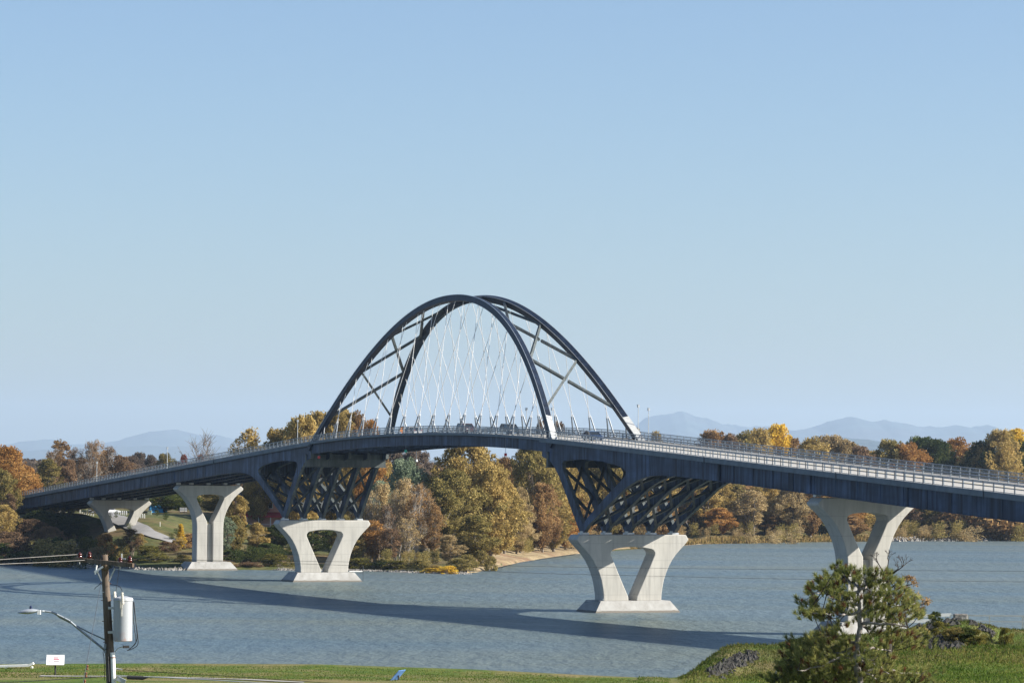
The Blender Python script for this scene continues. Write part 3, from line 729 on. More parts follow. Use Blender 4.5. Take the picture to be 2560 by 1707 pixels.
def make_proto(key, kind, seed, H, W_, ncl, nleaf, size, stems=1, crad=1.3, bark='bark', twig=0):
    """unit prototype of true metric size H high, W_ half-width; root > trunk, crown"""
    rr = random.Random(seed); cl = []
    # lobes give an uneven outline
    lobes = [(rr.uniform(0, 6.28), rr.uniform(0.15, 0.95), rr.uniform(0.12, 0.34)) for _ in range(7)]
    tries = 0
    while len(cl) < ncl and tries < 20000:
        tries += 1
        h = rr.uniform(0.02 if kind == 'bush' else 0.1, 0.985); e = envelope(kind, h)
        if e <= 0: continue
        a = rr.uniform(0, 6.28); q = rr.random() ** 0.5
        lob = 1.0
        for la, lh, lw in lobes:
            dd = math.cos(a - la); g_ = math.exp(-((h - lh) / 0.16) ** 2)
            lob += (lw if dd > 0 else -lw * 0.8) * abs(dd) * g_
        rad = e * W_ * lob * q
        if mnoise.noise(Vector((math.cos(a) * q * 2.2 + seed, math.sin(a) * q * 2.2, h * 4.0))) < -0.12: continue
        cl.append((math.cos(a) * rad, math.sin(a) * rad, h * H, crad * rr.uniform(0.6, 1.25)))
    v = leafquads(cl, nleaf, size, seed)
    if kind != 'bush':   # loose sprays breaking the outline
        sp = [(c[0] * rr.uniform(1.05, 1.28), c[1] * rr.uniform(1.05, 1.28), c[2] + rr.uniform(-.3, 1.1), rr.uniform(.3, .6)) for c in rr.sample(cl, len(cl) // 2)]
        v = np.concatenate([v, leafquads(sp, max(4, nleaf // 5), size * .9, seed + 500)])
    root = bpy.data.objects.new(key, None)
    cm = leafmesh('crown', v, M['f_gold']); crown = bpy.data.objects.new('crown', cm); crown.parent = root
    t = MB()
    for k in range(stems):
        off = (rr.uniform(-1, 1) * W_ * .35, rr.uniform(-1, 1) * W_ * .35) if stems > 1 else (0, 0)
        lean = (rr.uniform(-.6, .6) + off[0] * .8, rr.uniform(-.6, .6) + off[1] * .8); r0 = H * ((0.008 if kind != 'bush' else 0.014) if stems > 1 else 0.024)
        pts = []; n = 6
        for i in range(n + 1):
            f = i / n; pts.append((off[0] * (.6 if stems > 1 else 1) + lean[0] * f + rr.uniform(-.2, .2) * (i > 0), off[1] * .6 + lean[1] * f + rr.uniform(-.2, .2) * (i > 0), -0.6 + f * H * (.9 if kind != 'bush' else .5)))
        rs_ = [r0 * (1 - f / n) ** .8 + .03 for f in range(n + 1)]
        t.path(pts, rs_, 6)
        nb = min(len(cl), (26 if stems == 1 else 7) + twig // max(1, stems))
        for c in rr.sample(cl, nb):
            hz = max(0.12 * H, c[2] - 0.25 * H - abs(c[0]) * .4); f = min(.95, max(.05, hz / (H * .9))) * n; i = min(n - 1, int(f)); g_ = f - i
            a = Vector(pts[i]).lerp(Vector(pts[i + 1]), g_); e = Vector(c[:3]); m = a.lerp(e, .5) + Vector((rr.uniform(-.4, .4), rr.uniform(-.4, .4), rr.uniform(-.2, .5)))
            br = max(.05 if stems == 1 else .03, rs_[i] * .38); t.tube(a, m, br, br * .6, 4, False); t.tube(m, e, br * .6, .02, 4, False)
            if twig:
                for _ in range(9 if key == 'bare0' else 5):
                    q = m.lerp(e, rr.uniform(.2, 1)); t.tube(q, q + Vector((rr.uniform(-1, 1), rr.uniform(-1, 1), rr.uniform(.2, 1.4))) * (1.9 if key == 'bare0' else 1.2), .05 if key == 'bare0' else .03, .02 if key == 'bare0' else .012, 3, False)
    trunk = bpy.data.objects.new('trunk', t.mesh('trunk', M[bark], True, fix=False)); trunk.parent = root
    for o in (crown, trunk): o.material_slots[0].link = 'OBJECT'; o.material_slots[0].material = o.data.materials[0]
    PROTO[key] = (root, crown, trunk, H, W_)
for s_ in range(4): make_proto('broad%d' % s_, 'broad', 11 + s_, 20, 7.6, 230, 105, 0.23, crad=1.5)
for s_ in range(3): make_proto('oval%d' % s_, 'oval', 31 + s_, 20, 5.2, 175, 90, 0.22, crad=1.25)
for s_ in range(3): make_proto('slim%d' % s_, 'slim', 41 + s_, 18, 3.0, 110, 66, 0.17, 3, 0.95, twig=20)
for s_ in range(2): make_proto('thin%d' % s_, 'slim', 51 + s_, 18, 3.2, 100, 34, 0.16, 4, 1.0, 'palebark', twig=60)
for s_ in range(2): make_proto('spire%d' % s_, 'spire', 61 + s_, 18, 3.4, 120, 80, 0.2, crad=1.0)
for s_ in range(3): make_proto('bush%d' % s_, 'bush', 71 + s_, 4, 2.6, 70, 80, 0.12, 4, 0.62)
make_proto('bare0', 'broad', 81, 16, 6.0, 60, 1, 0.12, 1, 1.0, twig=150)
TREES = []
def grow(kind, mat, px, ytop, Y, wpx, look, where='', ybase=None, name=None, rot=None, group=None, bark=None, base=None):
    X, _ = ray(px, ytop); p = at(px, ytop, Y); z0 = land(p.x, Y) if base is None else base
    H = p.z - z0
    if H < 0.8: H = 0.8
    root, crown, trunk, H0, W0 = PROTO[kind]
    half = wpx / 2 * Y / FPX
    r = bpy.data.objects.new(name or ('bush' if kind.startswith('bush') else 'tree'), None); C.objects.link(r)
    r.location = (p.x, Y, z0); r.rotation_euler = (0, 0, rnd.uniform(0, 6.28) if rot is None else rot)
    r.scale = (half / W0, half / W0, H / H0)
    for src in (trunk, crown):
        o = src.copy(); C.objects.link(o); o.parent = r
        if src is crown: o.material_slots[0].material = M['f_' + mat]
        elif bark: o.material_slots[0].material = M[bark]
    TREES.append([px, ytop, look, where, r, 'bush' if kind.startswith('bush') else 'tree', group]); return r

# -- left bank: tall trees beyond the bridge
L1 = 'behind the left end of the bridge'
grow('broad0', 'orange', 12, 1118, 850, 150, 'big orange maple with a greenish foot', 'at the left edge')
grow('broad1', 'orange', 66, 1172, 885, 95, 'bright orange rounded tree', 'where the deck runs out at the left edge')
grow('broad2', 'olive', -8, 1175, 815, 100, 'olive green leafy tree', 'under the orange maple at the left edge')
grow('broad3', 'gold', 4, 1264, 770, 84, 'mottled golden tree', 'below the left end of the deck', base=4.5)
grow('oval1', 'brown', 22, 1235, 800, 50, 'grey brown small tree', 'beside the end of the girders at the left edge')
for px, yt, wd, kd, mt, lk in ((120, 1150, 70, 'oval0', 'olive', 'dark olive rounded tree'), (150, 1100, 52, 'slim0', 'rust', 'tall red brown slender tree'), (132, 1128, 40, 'thin0', 'brown', 'tall thin twiggy tree'),
    (172, 1150, 50, 'oval2', 'brown', 'brown leafy tree'), (190, 1118, 36, 'thin1', 'brown', 'thin bare-topped tree'), (224, 1104, 34, 'thin0', 'brown', 'sparse tall pale-stemmed tree'), (205, 1145, 50, 'oval1', 'rust', 'rusty rounded tree'),
    (244, 1099, 34, 'thin1', 'rust', 'tallest sparse red brown tree'), (262, 1130, 50, 'oval0', 'rust', 'rust coloured broad tree'), (276, 1116, 40, 'thin0', 'brown', 'thin spiky brown tree'), (300, 1140, 56, 'oval1', 'brown', 'dull brown tree'),
    (236, 1150, 60, 'broad1', 'rust', 'low reddish tree'), (330, 1142, 50, 'oval2', 'greyb', 'grey brown tree'), (150, 1175, 70, 'broad2', 'olive', 'low dark greenish tree'), (105, 1185, 60, 'broad0', 'olive', 'low olive tree')):
    grow(kd, mt, px, yt, 980 + (px * 7 % 60), wd * 1.3, lk, L1, group='tall autumn trees beyond the left spans')
grow('broad0', 'olive', 410, 1136, 1250, 62, 'olive gold rounded tree', 'rising over the deck left of the bare tree')
grow('broad1', 'greyb', 350, 1134, 1280, 60, 'grey brown tree', 'rising over the deck left of the bare tree')
grow('broad3', 'greyb', 378, 1140, 1260, 50, 'dull brown tree', 'rising over the deck left of the bare tree')
grow('broad2', 'red', 460, 1140, 1150, 34, 'small crimson tree', 'just left of the bare tree above the deck')
grow('broad0', 'red', 500, 1140, 1150, 40, 'low red shrubby tree', 'at the foot of the bare tree above the deck')
grow('bare0', 'greyb', 503, 1090, 1050, 120, 'leafless grey tree with a fan of bare branches', 'above the deck near the left end', name='bare_tree')
grow('bare0', 'greyb', 595, 1112, 1050, 70, 'small leafless grey tree', 'beside the golden treetops above the deck', name='bare_tree')
grow('broad1', 'greyb', 540, 1150, 1200, 80, 'low grey brown tree', 'above the deck between the two leftmost piers')
# cottonwoods behind the left arch foot
CW = 'above the deck left of the arch'
for px, yt, wd, kd, mt, lk in ((622, 1074, 52, 'slim1', 'gold', 'yellow tree with feathery pointed tips'), (650, 1120, 60, 'broad0', 'gold', 'low golden tree'), (700, 1078, 84, 'broad1', 'gold', 'golden cottonwood'),
    (735, 1062, 60, 'oval0', 'olive', 'olive gold cottonwood'), (760, 1050, 70, 'broad2', 'gold', 'yellow green cottonwood'), (795, 1034, 64, 'oval2', 'gold', 'tall golden cottonwood')):
    grow(kd, mt, px, yt, 835 + px % 40, wd * (1.8 if px > 640 else 1.5), lk, CW, group='golden cottonwoods behind the left arch foot')
for px, yt, wd, kd, mt, lk in ((842, 1034, 80, 'broad3', 'gold', 'tall copper gold cottonwood'), (865, 1029, 66, 'oval1', 'gold', 'tallest golden cottonwood'), (895, 1040, 70, 'broad0', 'rust', 'copper cottonwood'), (930, 1060, 60, 'oval0', 'orange', 'lower orange cottonwood')):
    grow(kd, 'gold' if px == 865 else mt, px, yt, 840 + px % 30, wd * 1.35, lk, 'behind the hangers inside the left arch foot', group='golden cottonwoods behind the left arch foot')
# under the left spans
UL = 'right of the second pier from the left'
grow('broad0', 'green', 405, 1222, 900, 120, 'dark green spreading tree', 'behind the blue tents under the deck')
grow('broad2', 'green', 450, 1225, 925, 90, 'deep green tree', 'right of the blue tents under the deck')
grow('oval1', 'gold', 596, 1240, 775, 60, 'golden leafy tree with several stems', UL)
grow('oval0', 'gold', 642, 1308, 770, 62, 'amber leaved tree', UL)
grow('oval2', 'olive', 585, 1290, 752, 70, 'greenish young tree', UL)
grow('slim1', 'silver', 566, 1292, 748, 42, 'silvery green willow', 'beside the right column of the second pier from the left', name='willow')
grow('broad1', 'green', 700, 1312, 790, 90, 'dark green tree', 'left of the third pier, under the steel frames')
grow('broad3', 'olive', 778, 1250, 865, 110, 'olive brown tree', 'seen through the left steel frames')
grow('broad0', 'gold', 830, 1190, 880, 120, 'amber tree', 'seen through the left steel frames')
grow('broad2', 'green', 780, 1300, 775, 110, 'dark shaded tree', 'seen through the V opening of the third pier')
grow('oval0', 'olive', 860, 1290, 765, 80, 'mottled olive tree', 'just right of the V opening of the third pier')
grow('oval1', 'olive', 545, 1240, 870, 90, 'dark olive tree', 'behind the second pier from the left')
grow('spire1', 'yellow', 452, 1310, 762, 30, 'slender yellow sapling', 'on the bank left of the second pier')
grow('slim0', 'gold', 348, 1332, 752, 30, 'narrow golden columnar tree', 'right of the foot of the leftmost pier')
grow('slim2', 'brown', 328, 1322, 750, 46, 'grey brown leafless-looking shrub', 'in front of the leftmost pier', name='bush')
B1 = 'on the dark bank left of the second pier'
for px, yt, Y, wd, mt, lk in ((215, 1345, 752, 70, 'bush', 'olive bush'), (262, 1338, 756, 70, 'orange', 'rust gold bush'), (298, 1350, 748, 60, 'olive', 'dull green bush'), (240, 1368, 746, 56, 'tan', 'straw coloured bush'), (372, 1365, 748, 70, 'bush', 'low green bush'),
    (418, 1355, 756, 60, 'brown', 'brown bush'), (440, 1345, 760, 40, 'gold', 'golden bush'), (395, 1388, 736, 80, 'bush', 'mossy green bush'), (340, 1390, 740, 70, 'green', 'dark green bush'), (460, 1388, 734, 60, 'olive', 'olive shoreline bush'), (300, 1392, 741, 60, 'bush', 'ragged shoreline bush'), (480, 1335, 768, 60, 'rust', 'rusty bush'),
    (185, 1372, 748, 60, 'brown', 'twiggy brown bush'), (208, 1325, 775, 40, 'green', 'small green bush')):
    grow('bush%d' % (px % 3), mt, px, yt, Y, wd, lk, B1, group='bushes along the left bank')
B2 = 'on the shore between the second and third pier'
for px, yt, Y, wd, mt, lk in ((590, 1375, 745, 80, 'green', 'dark green bush'), (640, 1370, 744, 90, 'green', 'shaded green bush'), (690, 1385, 736, 80, 'bush', 'low olive bush'), (560, 1400, 735, 70, 'tan', 'dry tan bush'), (620, 1404, 733, 80, 'brown', 'brown waterside bush'), (670, 1360, 765, 90, 'green', 'deep green thicket bush')):
    grow('bush%d' % (px % 3), mt, px, yt, Y, wd, lk, B2, group='bushes between the second and third pier')
for px, yt, lk in ((98, 1278, 'tall added shade-deepening tree'), (140, 1288, 'second added shade-deepening tree'), (172, 1302, 'added shade-deepening tree nearest the lit slope')):  # dark green trees added to deepen the shade on this bank
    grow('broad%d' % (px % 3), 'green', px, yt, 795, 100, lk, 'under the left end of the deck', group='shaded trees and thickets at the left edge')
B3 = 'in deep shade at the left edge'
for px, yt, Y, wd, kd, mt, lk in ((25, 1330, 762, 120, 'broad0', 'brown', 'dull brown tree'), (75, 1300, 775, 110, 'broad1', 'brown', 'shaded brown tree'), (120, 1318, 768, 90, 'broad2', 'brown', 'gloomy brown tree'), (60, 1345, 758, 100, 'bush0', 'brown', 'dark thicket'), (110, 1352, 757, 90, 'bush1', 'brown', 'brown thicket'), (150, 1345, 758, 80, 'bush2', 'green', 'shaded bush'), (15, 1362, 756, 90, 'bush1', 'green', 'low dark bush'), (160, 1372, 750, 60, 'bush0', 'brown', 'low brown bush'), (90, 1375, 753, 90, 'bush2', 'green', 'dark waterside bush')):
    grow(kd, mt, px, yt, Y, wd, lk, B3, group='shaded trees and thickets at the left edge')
# -- the point in the middle
PT = 'on the point between the two main piers'
for px, yt, Y, wd, kd, mt, lk in ((905, 1255, 752, 60, 'slim0', 'tan', 'tan leaved slender tree'), (928, 1225, 750, 56, 'thin1', 'tan', 'pale tan feathery tree'), (955, 1212, 757, 60, 'slim2', 'tan', 'straw coloured slender tree'), (968, 1262, 742, 50, 'thin0', 'brown', 'thin brown-leaved tree with pale stems'),
    (992, 1222, 748, 60, 'thin1', 'tan', 'russet slender tree'), (1012, 1195, 752, 64, 'slim0', 'tan', 'tall coppery tree'), (1040, 1208, 746, 60, 'thin0', 'rust', 'orange brown slender tree'), (1066, 1222, 750, 56, 'thin1', 'rust', 'airy russet tree with white stems'),
    (1085, 1262, 745, 50, 'slim1', 'rust', 'rusty tree'), (935, 1300, 738, 60, 'slim0', 'orange', 'low orange brown tree'), (885, 1318, 738, 50, 'slim2', 'gold', 'low golden tree'), (1020, 1295, 738, 60, 'thin0', 'tan', 'sparse tan tree with a white leaning stem'), (975, 1320, 736, 60, 'slim0', 'brown', 'brown undergrowth tree')):
    grow(kd, mt, px, yt, Y, wd, lk, PT, group='slender trees on the point')
grow('broad0', 'silver', 1008, 1152, 800, 118, 'silvery green willow with windblown leaves', 'under the middle of the arch', name='willow')
grow('broad2', 'silver', 950, 1208, 790, 80, 'pale grey green willow', 'under the arch just right of the left steel frames', name='willow')
grow('broad1', 'gold', 962, 1160, 880, 80, 'amber tree', 'peeping over the pale willow')
grow('broad3', 'greyb', 1040, 1128, 980, 120, 'grey brown bare-looking tree', 'behind the silvery willow')
grow('broad1', 'greyb', 985, 1128, 1000, 110, 'dull purple brown tree', 'below the deck left of the big golden tree')
grow('broad2', 'gold', 1172, 1112, 800, 200, 'huge golden olive cottonwood', 'midway between the main piers')
grow('broad0', 'olive', 1140, 1180, 785, 150, 'olive shaded lower cottonwood', 'midway between the main piers')
grow('broad3', 'gold', 1228, 1172, 790, 150, 'golden cottonwood leaning right', 'midway between the main piers')
grow('oval1', 'gold', 1262, 1232, 835, 76, 'pale gold lower tree', 'right of the huge cottonwood')
grow('oval2', 'olive', 1115, 1225, 770, 110, 'dark olive tree', 'left foot of the huge cottonwood')
grow('oval0', 'olive', 1185, 1290, 762, 120, 'greenish tree sweeping to the ground', 'in front of the huge cottonwood')
grow('oval0', 'tan', 1302, 1222, 860, 62, 'pinkish tan cone shaped tree', 'beside the beach')
grow('broad1', 'orange', 1240, 1300, 830, 80, 'orange tinged low tree', 'at the head of the beach')
grow('broad0', 'tan', 1292, 1300, 850, 80, 'pale yellow low tree', 'at the head of the beach')
grow('slim2', 'tan', 1122, 1338, 728, 62, 'small pale orange fan shaped tree', 'on the tip of the point', bark='bark')
grow('broad2', 'rust', 1262, 1150, 960, 90, 'rust brown tree', 'left of the right frames')
for px, yt, Y, wd, kd, mt, lk in ((1330, 1112, 900, 120, 'broad0', 'olive', 'large olive gold tree'), (1382, 1125, 905, 110, 'broad2', 'gold', 'large golden tree'), (1358, 1212, 880, 90, 'broad1', 'rust', 'dark rust tree'), (1385, 1230, 890, 90, 'oval1', 'gold', 'golden low tree'),
    (1330, 1262, 880, 80, 'oval2', 'brown', 'brown shaded tree'), (1430, 1150, 930, 100, 'broad3', 'gold', 'amber gold tree'), (1415, 1262, 915, 80, 'oval0', 'orange', 'orange gold low tree'), (1445, 1240, 930, 90, 'broad1', 'rust', 'rust brown tree')):
    grow(kd, mt, px, yt, Y, wd, lk, 'behind the beach left of the right frames', group='trees behind the beach')
for px, yt, wd, kd, mt, lk in ((1480, 1120, 120, 'broad1', 'gold', 'golden tree'), (1530, 1130, 110, 'broad0', 'olive', 'olive tree'), (1585, 1140, 120, 'broad2', 'orange', 'orange brown tree'), (1635, 1150, 110, 'broad3', 'gold', 'amber tree'), (1480, 1240, 100, 'broad3', 'brown', 'brown tree'), (1540, 1250, 100, 'broad1', 'rust', 'russet tree'), (1600, 1250, 100, 'broad0', 'tan', 'tan tree'), (1660, 1250, 90, 'broad2', 'rust', 'dark rust tree')):
    grow(kd, mt, px, yt, 975 + (px % 50), wd, lk, 'seen through the right steel frames', group='trees behind the right steel frames')
# -- right bank
RB = 'on the right bank'
k = 0
for px, yt, wd, kd, mt, lk in ((1700, 1215, 100, 'broad0', 'gold', 'amber tree'), (1735, 1195, 100, 'broad1', 'olive', 'olive gold tree'), (1770, 1218, 90, 'oval0', 'gold', 'golden tree'), (1805, 1205, 90, 'broad2', 'gold', 'yellow brown tree'), (1845, 1210, 90, 'oval1', 'olive', 'olive brown tree'), (1880, 1225, 80, 'slim0', 'tan', 'tan slender tree'), (1912, 1200, 90, 'broad3', 'gold', 'warm gold tree'),
    (1950, 1215, 90, 'oval2', 'gold', 'straw gold tree'), (1985, 1210, 90, 'broad0', 'tan', 'tan brown tree'), (2025, 1220, 90, 'oval1', 'rust', 'rust brown tree'), (1740, 1275, 90, 'broad3', 'rust', 'low russet tree'), (1800, 1270, 80, 'oval2', 'orange', 'low orange tree'), (1860, 1280, 80, 'broad1', 'tan', 'low tan tree'), (1930, 1285, 80, 'oval0', 'rust', 'low rusty tree')):
    grow(kd, mt, px, yt, 1075 + (px - 1700) * .06 + (px * 13 % 40), wd, lk, RB + ' left of the rightmost pier', group='trees on the right bank'); k += 1
for px, yt, wd, kd, mt, lk in ((2065, 1230, 100, 'broad1', 'gold', 'golden tree'), (2110, 1225, 100, 'broad3', 'orange', 'orange brown tree'), (2150, 1240, 90, 'oval0', 'gold', 'straw tree'), (2130, 1290, 80, 'oval2', 'rust', 'low rusty tree'), (2080, 1300, 70, 'bush1', 'olive', 'greenish low thicket')):
    grow(kd, mt, px, yt, 1115 + (px * 13 % 30), wd, lk, 'seen through the rightmost pier', group='trees on the right bank')
for px, yt, wd, kd, mt, lk in ((2200, 1235, 100, 'broad0', 'olive', 'olive tree'), (2250, 1245, 100, 'broad2', 'brown', 'brown tree'), (2300, 1240, 110, 'broad1', 'green', 'dark green tree'), (2350, 1255, 100, 'broad3', 'olive', 'mossy olive tree'), (2400, 1260, 100, 'broad0', 'rust', 'red brown tree'), (2445, 1265, 90, 'oval1', 'silver', 'grey green tree'), (2490, 1270, 90, 'broad2', 'olive', 'yellow green tree'), (2545, 1280, 100, 'broad1', 'rust', 'rust tree')):
    grow(kd, mt, px, yt, 1150 + (px * 13 % 30), wd, lk, 'below the deck at the right edge', group='trees on the right bank')
AB = 'rising above the deck on the right'
for px, yt, wd, kd, mt, lk in ((1592, 1078, 30, 'oval0', 'gold', 'small yellow treetop'), (1640, 1082, 36, 'oval2', 'gold', 'small golden treetop'), (1785, 1081, 78, 'broad1', 'rust', 'brown rounded treetop'), (1825, 1090, 60, 'oval0', 'brown', 'dark brown treetop'), (1868, 1084, 80, 'broad0', 'olive', 'olive treetop'), (1900, 1078, 70, 'broad2', 'gold', 'golden yellow treetop'),
    (1942, 1066, 76, 'broad3', 'yellow', 'bright yellow treetop'), (1975, 1094, 60, 'oval1', 'rust', 'rust brown treetop'), (2030, 1098, 70, 'broad0', 'gold', 'amber treetop'), (2075, 1093, 90, 'broad1', 'tan', 'wide tan treetop'), (2115, 1104, 80, 'broad3', 'tan', 'pale brown treetop'), (2150, 1118, 60, 'oval2', 'brown', 'low brown treetop'), (2185, 1132, 70, 'broad2', 'gold', 'low amber treetop'),
    (2225, 1104, 80, 'broad1', 'olive', 'olive green treetop'), (2262, 1112, 84, 'broad0', 'orange', 'orange brown treetop'), (2300, 1098, 90, 'broad2', 'green', 'dark green treetop'), (2345, 1103, 80, 'broad3', 'green', 'deep green treetop'), (2330, 1138, 70, 'broad1', 'red', 'low dark red treetop'), (2392, 1100, 84, 'broad0', 'orange', 'big orange brown treetop'), (2440, 1130, 80, 'broad1', 'olive', 'olive brown treetop'),
    (2460, 1108, 80, 'broad2', 'green', 'shadowed green treetop'), (2478, 1145, 80, 'broad3', 'red', 'low maroon treetop'), (2505, 1080, 84, 'broad1', 'gold', 'pale gold treetop'), (2540, 1078, 80, 'oval0', 'yellow', 'bright yellow treetop'), (2548, 1105, 90, 'broad0', 'green', 'grey green treetop'), (2010, 1120, 60, 'broad2', 'brown', 'low brown treetop')):
    grow(kd, mt, px, yt, 1190 + (px * 17 % 70), wd * 1.45, lk, AB, group='treetops above the right deck')
grow('broad0', 'rust', 1352, 1056, 1050, 40, 'small rust treetop', 'just right of the near arch foot above the deck')
grow('broad2', 'brown', 1395, 1064, 1060, 60, 'low brown treetop', 'right of the near arch foot above the deck')
for px, yt, Y, wd, mt, lk in ((1165, 1388, 724, 64, 'olive', 'green bush'), (1205, 1376, 745, 44, 'olive', 'bright green bush'), (1150, 1398, 716, 80, 'olive', 'yellow green bush'), (1055, 1402, 722, 50, 'bush', 'small olive bush'), (1085, 1412, 716, 40, 'gold', 'golden low bush'), (1228, 1394, 735, 40, 'olive', 'mossy bush'),
        (1120, 1415, 711, 60, 'yellow', 'bright yellow ground creeper'), (1080, 1419, 714, 50, 'yellow', 'short yellow creeper'), (900, 1395, 732, 70, 'bush', 'olive undergrowth'), (950, 1400, 730, 80, 'green', 'dark undergrowth'), (1000, 1402, 728, 80, 'bush', 'green undergrowth'), (845, 1398, 733, 70, 'green', 'shaded undergrowth')):
    grow('bush%d' % (px % 3), mt, px, yt, Y, wd, lk, 'low on the tip of the point', group='bushes on the point')
for px, yt, wd, mt, lk in ((2050, 1318, 40, 'bush', 'green bush'), (2095, 1326, 50, 'olive', 'olive bush'), (1830, 1330, 60, 'brown', 'brown bush'), (1900, 1332, 60, 'tan', 'tan bush'), (1770, 1330, 60, 'rust', 'rusty bush'), (2210, 1318, 50, 'tan', 'tan brown bush'), (2330, 1322, 60, 'rust', 'red brown bush'), (2400, 1310, 60, 'silver', 'grey green bush'), (2470, 1310, 60, 'bush', 'yellow green bush')):
    grow('bush%d' % (px % 3), mt, px, yt, 1100 + (px - 1700) * .07, wd, lk, 'at the waterline of the right bank', group='bushes on the right bank')
# labels that single each out
from collections import defaultdict
dd = defaultdict(list)
for t_ in TREES: dd[(t_[2], t_[3])].append(t_)
NUM = ['leftmost', 'second from left', 'third from left', 'fourth from left', 'fifth from left']
for (look, where), l in dd.items():
    l.sort(key=lambda t_: t_[0])
    for i, t_ in enumerate(l):
        lab = look + ' ' + where if len(l) == 1 else NUM[i] + ' ' + look + ' ' + where
        tag(t_[4], lab, t_[5], t_[6])

# woods behind everything: one mass of small crowns
def wood(name, rows, mat, seed, size=.5, nl=40):
    rr = random.Random(seed); vs = []; 
    base = leafquads([(math.cos(a) * 2.5 * q, math.sin(a) * 2.5 * q, 2 + 9 * h, 2.0) for a, q, h in [(rr.uniform(0, 6.28), rr.random() ** .5, rr.random()) for _ in range(16)]], nl, size, seed)
    for (pa, ya, pb, yb, Y, n) in rows:
        for i in range(n):
            f = rr.random(); px = pa + (pb - pa) * f; yt = ya + (yb - ya) * f + abs(rr.gauss(0, 7)) * 1000 / Y; Yq = Y * rr.uniform(.94, 1.08)
            p = at(px, yt, Yq); z0 = land(p.x, Yq); sc = max(2, p.z - z0) / 13.0; sx = sc * rr.uniform(.9, 1.5)
            vs.append(base * np.array([sx, sx, sc]) + np.array([p.x, Yq, z0]))
    me = leafmesh(name, np.concatenate(vs), mat); o = bpy.data.objects.new(name, me); C.objects.link(o); return tag(o, kind='stuff')
wood('wood', [(-60, 1136, 150, 1138, 1500, 60), (300, 1140, 620, 1150, 1600, 70), (-60, 1148, 620, 1152, 1200, 60), (600, 1150, 1000, 1150, 1300, 40)], M['f_greyb'], 5)
wood('wood', [(560, 1200, 900, 1180, 950, 60), (880, 1150, 1320, 1150, 1080, 60), (1200, 1160, 1700, 1140, 1130, 70)], M['f_brown'], 6)
wood('wood', [(1580, 1100, 2000, 1120, 1300, 70), (1980, 1122, 2620, 1140, 1330, 130), (1560, 1108, 1800, 1100, 1320, 40), (1650, 1200, 2620, 1220, 1200, 110)], M['f_rust'], 7)
wood('undergrowth', [(1500, 1312, 2000, 1312, 1120, 130), (1960, 1312, 2440, 1304, 1180, 130), (1330, 1322, 1500, 1320, 960, 40)], M['f_tan'], 12, .26, 60)
wood('undergrowth', [(1500, 1296, 2000, 1300, 1135, 110), (1960, 1296, 2600, 1288, 1195, 140), (1200, 1336, 1340, 1334, 875, 24), (890, 1362, 1090, 1366, 765, 50)], M['f_olive'], 13, .26, 60)
wood('undergrowth', [(560, 1356, 900, 1356, 780, 60), (180, 1360, 480, 1374, 762, 24)], M['f_green'], 14, .26, 60)
wood('wood', [(0, 1330, 190, 1340, 785, 50), (-60, 1215, 250, 1240, 900, 30), (200, 1200, 560, 1200, 1010, 50)], M['f_olive'], 8)

# ================================================================== THE LEFT BANK: road, cars, posts, tents, house
M['asph'] = plain('pale_asphalt', (0.22, 0.22, 0.225), 0.9, 0, 0.12, 0.5)
rc = [onland(*q) for q in ((236, 1275), (272, 1289), (300, 1302), (332, 1317), (365, 1331), (400, 1344), (440, 1358), (475, 1370))]
ctr = dense([(p.x, p.y) for p in rc], 40); lft = []; rgt = []
for i, p in enumerate(ctr):
    a = ctr[max(0, i - 1)]; b_ = ctr[min(len(ctr) - 1, i + 1)]; d = Vector((b_[0] - a[0], b_[1] - a[1])).normalized(); nrm = Vector((-d.y, d.x))
    lft.append((p[0] - nrm.x * 2.3, p[1] - nrm.y * 2.3)); rgt.append((p[0] + nrm.x * 2.3, p[1] + nrm.y * 2.3))
strip('road', rgt, lft, M['asph'], 0.22, 3)
rp = onland(276, 1284); car((rp.x, rp.y, rp.z + 0.05), R(105), (0.72, 0.73, 0.74), 'sedan', 'white sedan parked on the far left bank behind the leftmost pier')
rp = onland(150, 1276, 800); 
def bollard(u, v, i, lab, grp):
    p = onland(u, v); e = MB(); e.box((0, 0, .45), (.26, .2, .9)); e.frustum((.13, .10), (.03, .03), .9, 1.02)
    o = e.build('bollard', M['white']); o.location = p; return tag(o, lab, 'bollard', grp)
for i, u in enumerate((200, 205, 210, 215, 221, 227, 233)):
    bollard(u, 1282 + i * 1.3, i, ('leftmost ', 'second ', 'third ', 'fourth ', 'fifth ', 'sixth ', 'seventh ')[i] + 'white post from the left, left of the leftmost pier', 'white posts by the bank road')
for i, u in enumerate((296, 301, 306, 311, 316)):
    bollard(u, 1287, i, ('first ', 'second ', 'third ', 'fourth ', 'last ')[i] + 'white post right of the white sedan', 'white posts by the bank road')
for i, u in enumerate((346, 351, 356, 361)):
    bollard(u, 1295, i, ('first ', 'second ', 'third ', 'fourth ')[i] + 'white post just right of the leftmost pier, lower row', 'white posts by the bank road')
p = onland(400, 1318); o = MB().tube((0, 0, 0), (0, 0, 1.1), .07).build('marker_post', M['white']); o.location = p; tag(o, 'lone thin white marker post in the grass above the bank road', 'post')
